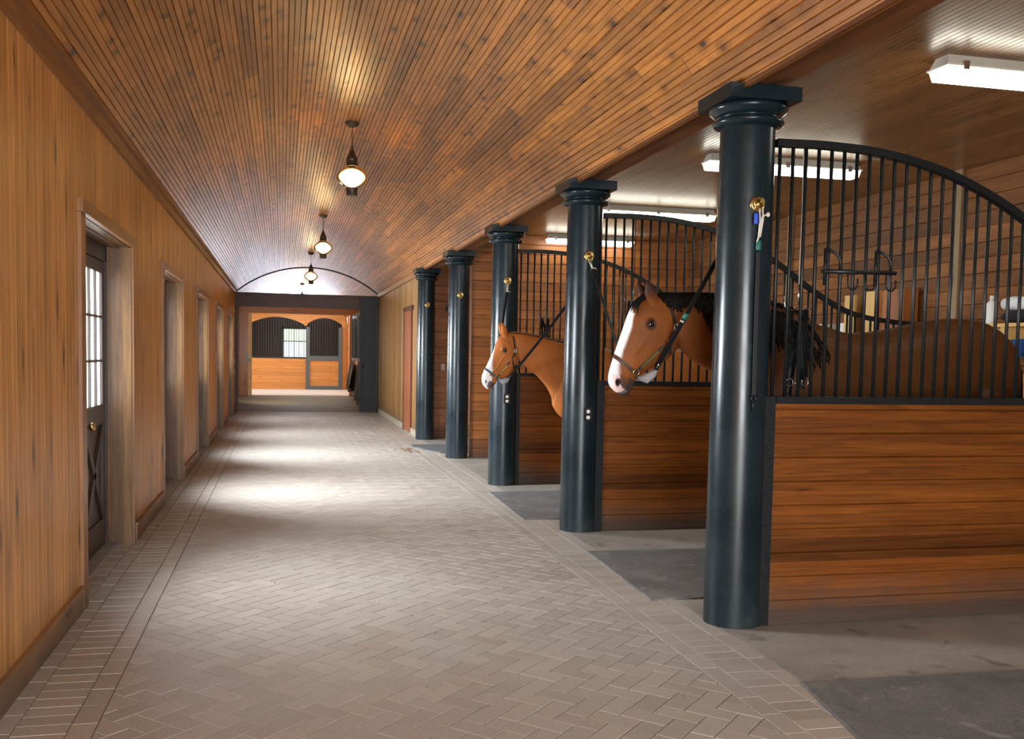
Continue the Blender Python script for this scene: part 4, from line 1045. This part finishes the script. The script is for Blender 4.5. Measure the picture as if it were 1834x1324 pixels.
hs1, bv1, hp1 = make_horse('bay_horse', Y1, head1, neck1, trunk1, legset(0), [((2.262, .085, 2.050), (2.325, .048, 1.905), None, .040)], (7.1, .30), None, paint_bay,
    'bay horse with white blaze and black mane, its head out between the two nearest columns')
def hair(q, p0, dirs, L, w_, rnd, lie, n=8):
    pts_ = []; p = Vector(p0); d = Vector(dirs).normalized()
    for i in range(n+1):
        pts_.append(p.copy()); p = p+d*(L/n); d = (d*.75+Vector(lie)*.25+Vector((rnd.uniform(-.1, .1), rnd.uniform(-.03, .03), 0))).normalized()
    q.tube(pts_, [w_*(1-(i/(n))**2*.93) for i in range(n+1)], 6)
    return pts_
def mane(parent, neck, Y, bvh, m, x0, x1, L, side, seed=2, dens=120, forelock=None, wd=.011):
    rnd = random.Random(seed); q = MB(); S = cr_spline(neck, 8)
    for k in range(dens):
        t = k/dens; x = x0+(x1-x0)*t
        s_ = min(S, key=lambda r: abs(r[0]-x)); zt = s_[1]
        le = L(t)*rnd.uniform(.75, 1.15); n = 10; pts_ = []
        yy = Y+rnd.uniform(-.012, .012)
        for i in range(n+1):
            u = i/n; dz = -le*u; px = x+(.05*u*rnd.uniform(.6, 1.2))
            if u < .12: pts_.append((px, yy+side*.01*i, zt+.012-.0*i)); continue
            hit = bvh.ray_cast(Vector((px, Y+side*.6, zt+dz+.012)), Vector((0, -side, 0)))[0]
            py = (hit.y+side*(.008+.006*rnd.random())) if hit is not None and (hit.y-Y)*side > 0 else pts_[-1][1]
            if (py-pts_[-1][1])*side > .05: py = pts_[-1][1]+side*.03
            pts_.append((px, py, zt+dz+.012))
        q.tube(pts_, [wd*(1-.9*(i/n)**2.2) for i in range(n+1)], 6)
    if forelock:
        for k in range(26):
            u = k/25; x_, z_ = forelock[0]; ex, ez = forelock[1]; lat_ = rnd.uniform(-.045, .045)
            n = 8; pts_ = []
            kk = rnd.uniform(.6, 1.0)
            for i in range(n+1):
                v = i/n*kk; px, pz = x_+(ex-x_)*v, z_+(ez-z_)*v
                d = Vector((-.75, 0, .66)); o = Vector((px, Y+lat_*(.5+v), pz))
                hit = bvh.ray_cast(o+d*.4, -d)[0]
                pts_.append(tuple((hit if hit is not None else o)+d*.010))
            q.tube(pts_, [.012*(1-.9*(i/n)**2) for i in range(n+1)], 6)
    q.build('mane', m, parent)
mane(hs1, neck1, Y1, bv1, M_MANE, 2.37, 3.45, lambda t: .07+.25*min(1, max(0, t-.13)*4.5)+.04*math.sin(t*23), -1, 2, 230, forelock=((2.34, 1.93), (2.175, 1.83)), wd=.013)
q = MB()
for k in range(16):
    a = k*.39; q.tube([(5.05, Y1+.02*math.cos(a), 1.62), (5.12, Y1+.04*math.cos(a), 1.5), (5.13+.02*math.sin(a), Y1+.05*math.cos(a), 1.2), (5.11+.03*math.sin(a), Y1+.05*math.cos(a*1.3), .75)], [.015, .022, .022, .006], 6)
q.build('tail', M_MANE, hs1)

Y2 = 9.6
head2 = [(2.012, 1.236, 2.052, 1.200, .026), (1.996, 1.276, 2.096, 1.212, .044), (1.994, 1.330, 2.138, 1.256, .047), (2.014, 1.388, 2.162, 1.302, .044), (2.042, 1.441, 2.216, 1.312, .048),
         (2.076, 1.515, 2.272, 1.332, .058), (2.105, 1.58, 2.318, 1.388, .070), (2.132, 1.658, 2.342, 1.465, .082), (2.160, 1.725, 2.360, 1.533, .084), (2.212, 1.765, 2.360, 1.59, .072), (2.272, 1.782, 2.348, 1.648, .054)]
neck2 = [(2.24, 1.775, 2.32, 1.58, .045), (2.333, 1.775, 2.405, 1.475, .062), (2.44, 1.768, 2.505, 1.395, .075), (2.589, 1.742, 2.60, 1.32, .09), (2.84, 1.69, 2.70, 1.20, .115), (3.06, 1.67, 2.78, 1.05, .15), (3.25, 1.63, 2.9, .95, .18), (3.45, 1.58, 3.1, .93, .16)]
trunk2 = [(2.76, 1.30, 2.76, 1.02, .08), (2.86, 1.48, 2.84, .92, .17), (3.05, 1.62, 3.0, .84, .235), (3.25, 1.655, 3.22, .80, .27), (3.5, 1.60, 3.5, .80, .29), (3.8, 1.60, 3.78, .84, .30), (4.1, 1.65, 4.06, .90, .30), (4.35, 1.66, 4.3, .97, .28), (4.55, 1.62, 4.52, 1.03, .25), (4.70, 1.52, 4.70, 1.1, .19), (4.77, 1.42, 4.77, 1.2, .1)]
def legset2():
    out = []
    for L in legset(-.14):
        out.append([(a if a < 4 else a-.0, b, c if c < 1.0 else c*.92, d*.96) for a, b, c, d in L])
    return out
def paint_chest(co, T, F, lat, ih, ear_, hp):
    n = len(co); c = np.tile(np.array((.40, .125, .028)), (n, 1)); z = co[:, 2]; al = np.abs(lat)
    h = np.where(ih, 1.0, 0.0)
    c = blend(c, h*(1-sstep(T, 2.0, 3.5))*.3, (.5, .25, .12))
    wid = np.interp(T, [0, 1, 2, 3, 4, 5, 6, 7], [.09, .09, .07, .055, .045, .036, .022, .0])
    blz = h*(F > .25-.5*(T < 2.6))*(1-sstep(al, wid-.005, wid+.005))*(T < 6.9); c = blend(c, blz, (.85, .83, .80))
    c = blend(c, h*(T < 2.7)*(F > -.55+.25*(T-1)), (.85, .82, .79))
    c = blend(c, h*(T < 1.9)*(T > .35)*(F < .02)*(F > -.9)*.9, (.05, .045, .05))
    for sg in (-1, 1):
        d = np.linalg.norm((co-np.array(hp(1.42, .38, sg*.05)))*np.array((1.3, .8, .8)), axis=1); c = blend(c, 1-sstep(d, .010, .017), (.09, .05, .05))
        d = np.linalg.norm(co-np.array(hp(7.1, .30, sg*.085)), axis=1); c = blend(c, (1-sstep(d, .020, .035))*.7, (.04, .02, .012))
    c = blend(c, 1-sstep(z, .1, .35), (.6, .55, .5))
    return np.clip(c, 0, 1)
hs2, bv2, hp2 = make_horse('chestnut_horse', Y2, head2, neck2, trunk2, legset2(), [((2.178, .06, 1.885), (2.228, .043, 1.745), None, .034)], (7.1, .30), None, paint_chest,
    'chestnut horse with wide white face, its head out between the second and third columns')
mane(hs2, neck2, Y2, bv2, M_MANE2, 2.29, 3.2, lambda t: .04+.14*min(1, t*3), 1, 4, 90, wd=.009)
q = MB()
for k in range(12):
    a = k*.5; q.tube([(4.77, Y2, 1.42), (4.84, Y2+.03*math.cos(a), 1.3), (4.84, Y2+.05*math.cos(a), 1.0), (4.82, Y2+.05*math.sin(a), .7)], [.015, .022, .02, .006], 6)
q.build('tail', M_MANE2, hs2)

# halters -----------------------------------------------------------
def loop_on(bvh, c, e1, Y, n=44, a0_=0.0, a1_=2*PI, off=.003):
    """points around the head in the plane spanned by e1 (in XZ) and the lateral axis"""
    P, Nn = [], []; e1 = Vector(e1).normalized(); e2 = Vector((0, 1, 0))
    full = abs(a1_-a0_-2*PI) < 1e-6
    for k in range(n):
        a = a0_+(a1_-a0_)*k/(n if full else n-1); d = e1*math.cos(a)+e2*math.sin(a)
        hit = bvh.ray_cast(Vector(c)+d*.45, -d)
        if hit[0] is None: continue
        P.append(hit[0]+d*off); Nn.append(d)
    return P, Nn
def side_line(bvh, pts, Y, sg, off=.003):
    P, Nn = [], []
    for i in range(len(pts)-1):
        for k in range(6):
            t = k/6; x = pts[i][0]*(1-t)+pts[i+1][0]*t; z = pts[i][1]*(1-t)+pts[i+1][1]*t
            h_, n_, _, _ = bvh.ray_cast(Vector((x, Y+sg*.5, z)), Vector((0, -sg, 0)))
            if h_ is not None: P.append(h_+n_*off*(1 if n_.y*sg > 0 else -1)); Nn.append(Vector((n_.x*.5, abs(n_.y)*sg, n_.z*.5)))
    return P, Nn
def ringm(q, c, r, axis=(0, 1, 0), t=.0035):
    ax = Vector(axis).normalized(); u = ax.orthogonal().normalized(); v = ax.cross(u)
    q.tube([Vector(c)+u*r*math.cos(a)+v*r*math.sin(a) for a in [2*PI*k/18 for k in range(18)]], t, 6, closed=True)
def halter(name, Y, bvh, hp, label, m, m2, s=1.0, pad=True):
    th = thing(name, tuple(hp(4, 0, 0)), label, 'halter')
    A, B = hp(3.35, 1.0, 0), hp(3.05, -1.0, 0)           # noseband front / under jaw
    mid = (A+B)/2; P, Nn = loop_on(bvh, mid, A-B, Y)
    q = MB(); q.ribbon(P, Nn, .026*s, .004, closed=True); q.build('noseband', m, th)
    C_, D = hp(9.7, 1.0, 0), hp(6.3, -.9, 0)
    rings = {}
    for sg in (-1, 1):
        r1 = hp(3.25, -.62, 0); r2 = hp(7.0, -.50, 0); r3 = hp(8.1, -.62, 0)
        P, Nn = side_line(bvh, [(r1.x, r1.z), (r2.x, r2.z)], Y, sg)
        q = MB(); q.ribbon(P, Nn, .020*s, .004); ck = q.build('cheek_strap', m2, th)
        a, b = int(len(P)*.28), int(len(P)*.72)+1
        q = MB(); q.ribbon([p+n_*.003 for p, n_ in zip(P[a:b], Nn[a:b])], Nn[a:b], .015*s, .0035); q.build('name_plate', M_BRASS, ck)
        P2, N2 = side_line(bvh, [(r2.x, r2.z), (r3.x, r3.z), (hp(9.6, -.25, 0).x, hp(9.6, -.25, 0).z), (hp(10, .55, 0).x+.012, hp(10, .55, 0).z)], Y, sg)
        q = MB(); q.ribbon(P2, N2, .022*s, .004); cs = q.build('crown_strap', m2, th)
        P3, N3 = side_line(bvh, [(r2.x, r2.z), (hp(6.2, -.93, 0).x, hp(6.2, -.93, 0).z)], Y, sg)
        q = MB(); q.ribbon(P3, N3, .018*s, .004); q.build('throat_strap', m2, th)
        q = MB(); ringm(q, P[0]+Nn[0]*.004, .021*s, Nn[0]); q.build('side_ring', M_BRASS, th); rings[sg] = P[0]
        q = MB(); ringm(q, P2[0]+N2[0]*.006, .014*s, N2[0], .003)
        q.build('square_ring', M_BRASS, cs); q = MB(); k = min(len(P2)-1, 7)
        c_ = P2[k]+N2[k]*.006; q.tube([c_+Vector((.012*math.cos(a)*s, 0, .022*math.sin(a)*s)) for a in [2*PI*j/16 for j in range(16)]], .0028, 6, closed=True)
        q.build('buckle', M_STEEL, cs)
    b0 = hp(3.0, -1.12, 0)
    q = MB(); ringm(q, b0, .018*s, (1, 0, .3)); q.build('chin_ring', M_STEEL, th)
    if pad:
        q = MB(); e = hp(4.9, -1.12, 0); q.tube([b0+Vector((0, -.02, -.004)), b0.lerp(e, .35)+Vector((0, -.03, -.028)), b0.lerp(e, .7)+Vector((0, -.03, -.022)), e+Vector((0, -.02, 0))], [.012, .032, .026, .010], 12); q.build('chin_pad', M_GREYP, th)
    return th, rings
ht1, rg1 = halter('halter', Y1, bv1, hp1, 'brown leather halter with brass rings worn by the bay horse', M_LEATH, M_DLEATH)
ht2, rg2 = halter('halter', Y2, bv2, hp2, 'dark halter with yellow brass cheek piece worn by the chestnut horse', plain('slate_webbing', (.06, .065, .08), .6), M_DLEATH, .85)

# cross ties --------------------------------------------------------
def sag(a, b, s_, n=14):
    a, b = Vector(a), Vector(b); return [a.lerp(b, i/n)+Vector((0, 0, -s_*math.sin(PI*i/n))) for i in range(n+1)]
def tie(a, b, label, cordlen=.12, s_=.02, tape=None, m=M_STRAP, w_=.026):
    th = thing('cross_tie', tuple(b), label, 'tie', 'cross ties holding the horses'); P = sag(a, b, s_, 24)
    L = (Vector(b)-Vector(a)).length; k = max(1, int(cordlen/L*24+.5))
    q = MB(); q.tube([Vector(P[0])+Vector((.004, 0, 0)), P[k]], .008, 8); q.tube([Vector(P[0])-Vector((.008, 0, 0)), Vector(P[k])+Vector((0, 0, .01))], .007, 8)
    kp = Vector(P[k]); q.ball(kp, .013, .012, .016, 10, 8); q.tube([kp, kp+Vector((.025, -.005, .008)), kp+Vector((.035, -.005, -.004))], .004, 6); q.build('cord_loop', M_ROPE, th)
    pv = P[k:]; d = (Vector(b)-Vector(a)).normalized(); nn = d.cross(Vector((0, 0, 1))).normalized(); nn = Vector((0, -1, 0))-d*Vector((0, -1, 0)).dot(d)
    q = MB(); q.ribbon(pv, [nn]*len(pv), w_, .004); q.build('strap', m, th)
    q = MB(); e = Vector(P[-1]); q.tube([e-d*.05, e-d*.015], .007, 8); ringm(q, e, .012, nn); q.build('snap', M_STEEL, th)
    if tape:
        q = MB()
        i = int(len(P)*tape[0]); q.tube([P[i], P[i+1]], .017, 10); q.build('tape_wrap', tape[1], th)
        q = MB(); c_ = Vector(P[i+1])+d*.02; q.tube([c_-d*.012, c_+d*.006], .019, 10); q.build('buckle', M_STEEL, th)
def rp(i): return Vector(PR[i])+Vector((0, -.024, -.045))
def back(i, z): return Vector((COLS[i][0]-.02, COLS[i][1]+.17, z))
tie(rp(1), rg1[1]+Vector((-.02, .02, 0)), 'black strap tie from the second column down to the bay horse halter', .16, .02)
tie(back(0, 2.26), hp1(4.6, -1.1, -.05), 'black strap tie with green tape from the nearest column to the bay horse halter', .1, .004, (.52, M_GREEN), w_=.028)
tie(rp(2), rg2[1]+Vector((-.01, .03, 0)), 'thin black tie from the middle column to the far side of the chestnut horse halter', .16, .02)
tie(back(1, 2.12), hp2(4.7, -1.1, -.05), 'black rope tie crossing the chestnut horse neck to its halter', .1, .02, w_=.026)
for i, z in ((0, 2.2), (1, 2.12)):
    q = MB(); p = back(i, z); q.lathe([(.03, 0), (.03, .01), (.012, .02)], (p.x, p.y-.012, p.z), 16, axis=1); 
    tag(q.build('tie_ring', M_BRASS), 'small brass tie ring on the rear of the %s' % ('nearest column, hidden side' if i == 0 else 'second column, hidden side'), 'tie ring', 'brass tie rings on the columns')
# idle tie hanging on the nearest column
x, y, z = PR[0]; th = thing('hanging_tie', (x, y-.03, 1.3), 'unused tie hanging straight down the nearest column with white cords, blue and green tape', 'tie')
q = MB(); q.tube([(x-.002, y-.03, z-.03), (x+.0, y-.034, z-.10), (x-.004, y-.03, z-.19), (x-.012, y-.03, z-.215)], .005, 8); q.tube([(x+.015, y-.03, z-.02), (x+.018, y-.034, z-.09), (x+.006, y-.03, z-.185)], .005, 8)
q.tube([(x-.004, y-.034, z-.19), (x+.012, y-.034, z-.075), (x+.05, y-.02, z-.055), (x+.058, y-.02, z-.06)], .005, 8); q.ball((x+.055, y-.02, z-.058), .012, .01, .014, 10, 6); q.build('cord_loop', M_ROPE, th)
q = MB(); q.lathe([(.011, z-.115), (.012, z-.11), (.012, z-.06), (.011, z-.055)], (x-.02, y-.026, 0), 14); q.build('blue_tape', M_BLUE, th)
q = MB(); q.lathe([(.012, z-.26), (.015, z-.255), (.015, z-.21), (.012, z-.205)], (x+.0, y-.026, 0), 14); q.build('green_tape', M_GREEN, th)
q = MB(); q.ribbon([(x+.0, y-.024+(-.004*i/12), z-.27-.80*i/12) for i in range(13)], [(0, -1, 0)]*13, .022, .003); q.build('strap', plain('worn_black_strap', (.016, .016, .018), .55), th)
q = MB(); ringm(q, (x, y-.03, z-1.09), .014); q.tube([(x, y-.03, z-1.10), (x, y-.03, z-1.16)], .006, 8); q.build('snap', M_IRON, th)

# ------------------------------------------------------------------ camera
f_, yaw, pit, rol, px_, py_ = 1713.46, .22764, -.06151, .01817, 900.92, 741.68
F = Vector((math.sin(yaw)*math.cos(pit), math.cos(yaw)*math.cos(pit), math.sin(pit)))
R0 = Vector((math.cos(yaw), -math.sin(yaw), 0)); U0 = R0.cross(F)
R = R0*math.cos(rol)+U0*math.sin(rol); U = -R0*math.sin(rol)+U0*math.cos(rol)
cam = bpy.data.cameras.new('camera'); co_ = bpy.data.objects.new('camera', cam); COL.objects.link(co_)
M = Matrix.Identity(4)
for i in range(3): M[i][0] = R[i]; M[i][1] = U[i]; M[i][2] = -F[i]
M.translation = Vector((0, 0, 1.55)); co_.matrix_world = M
cam.sensor_width = 36; cam.lens = f_/1834*36; cam.shift_x = (917-px_)/1834; cam.shift_y = (py_-662)/1834; cam.clip_start = .05; cam.clip_end = 200
SC.camera = co_

vs = SC.view_settings; vs.view_transform = 'Standard'; vs.look = 'None'; vs.gamma = 1.0; vs.exposure = 0.40
try: vs.use_curve_mapping = False
except Exception: pass
SC.cycles.use_denoising = True
SC.cycles.max_bounces = 7; SC.cycles.diffuse_bounces = 3; SC.cycles.glossy_bounces = 3; SC.cycles.transparent_max_bounces = 8; SC.cycles.sample_clamp_indirect = 4.0
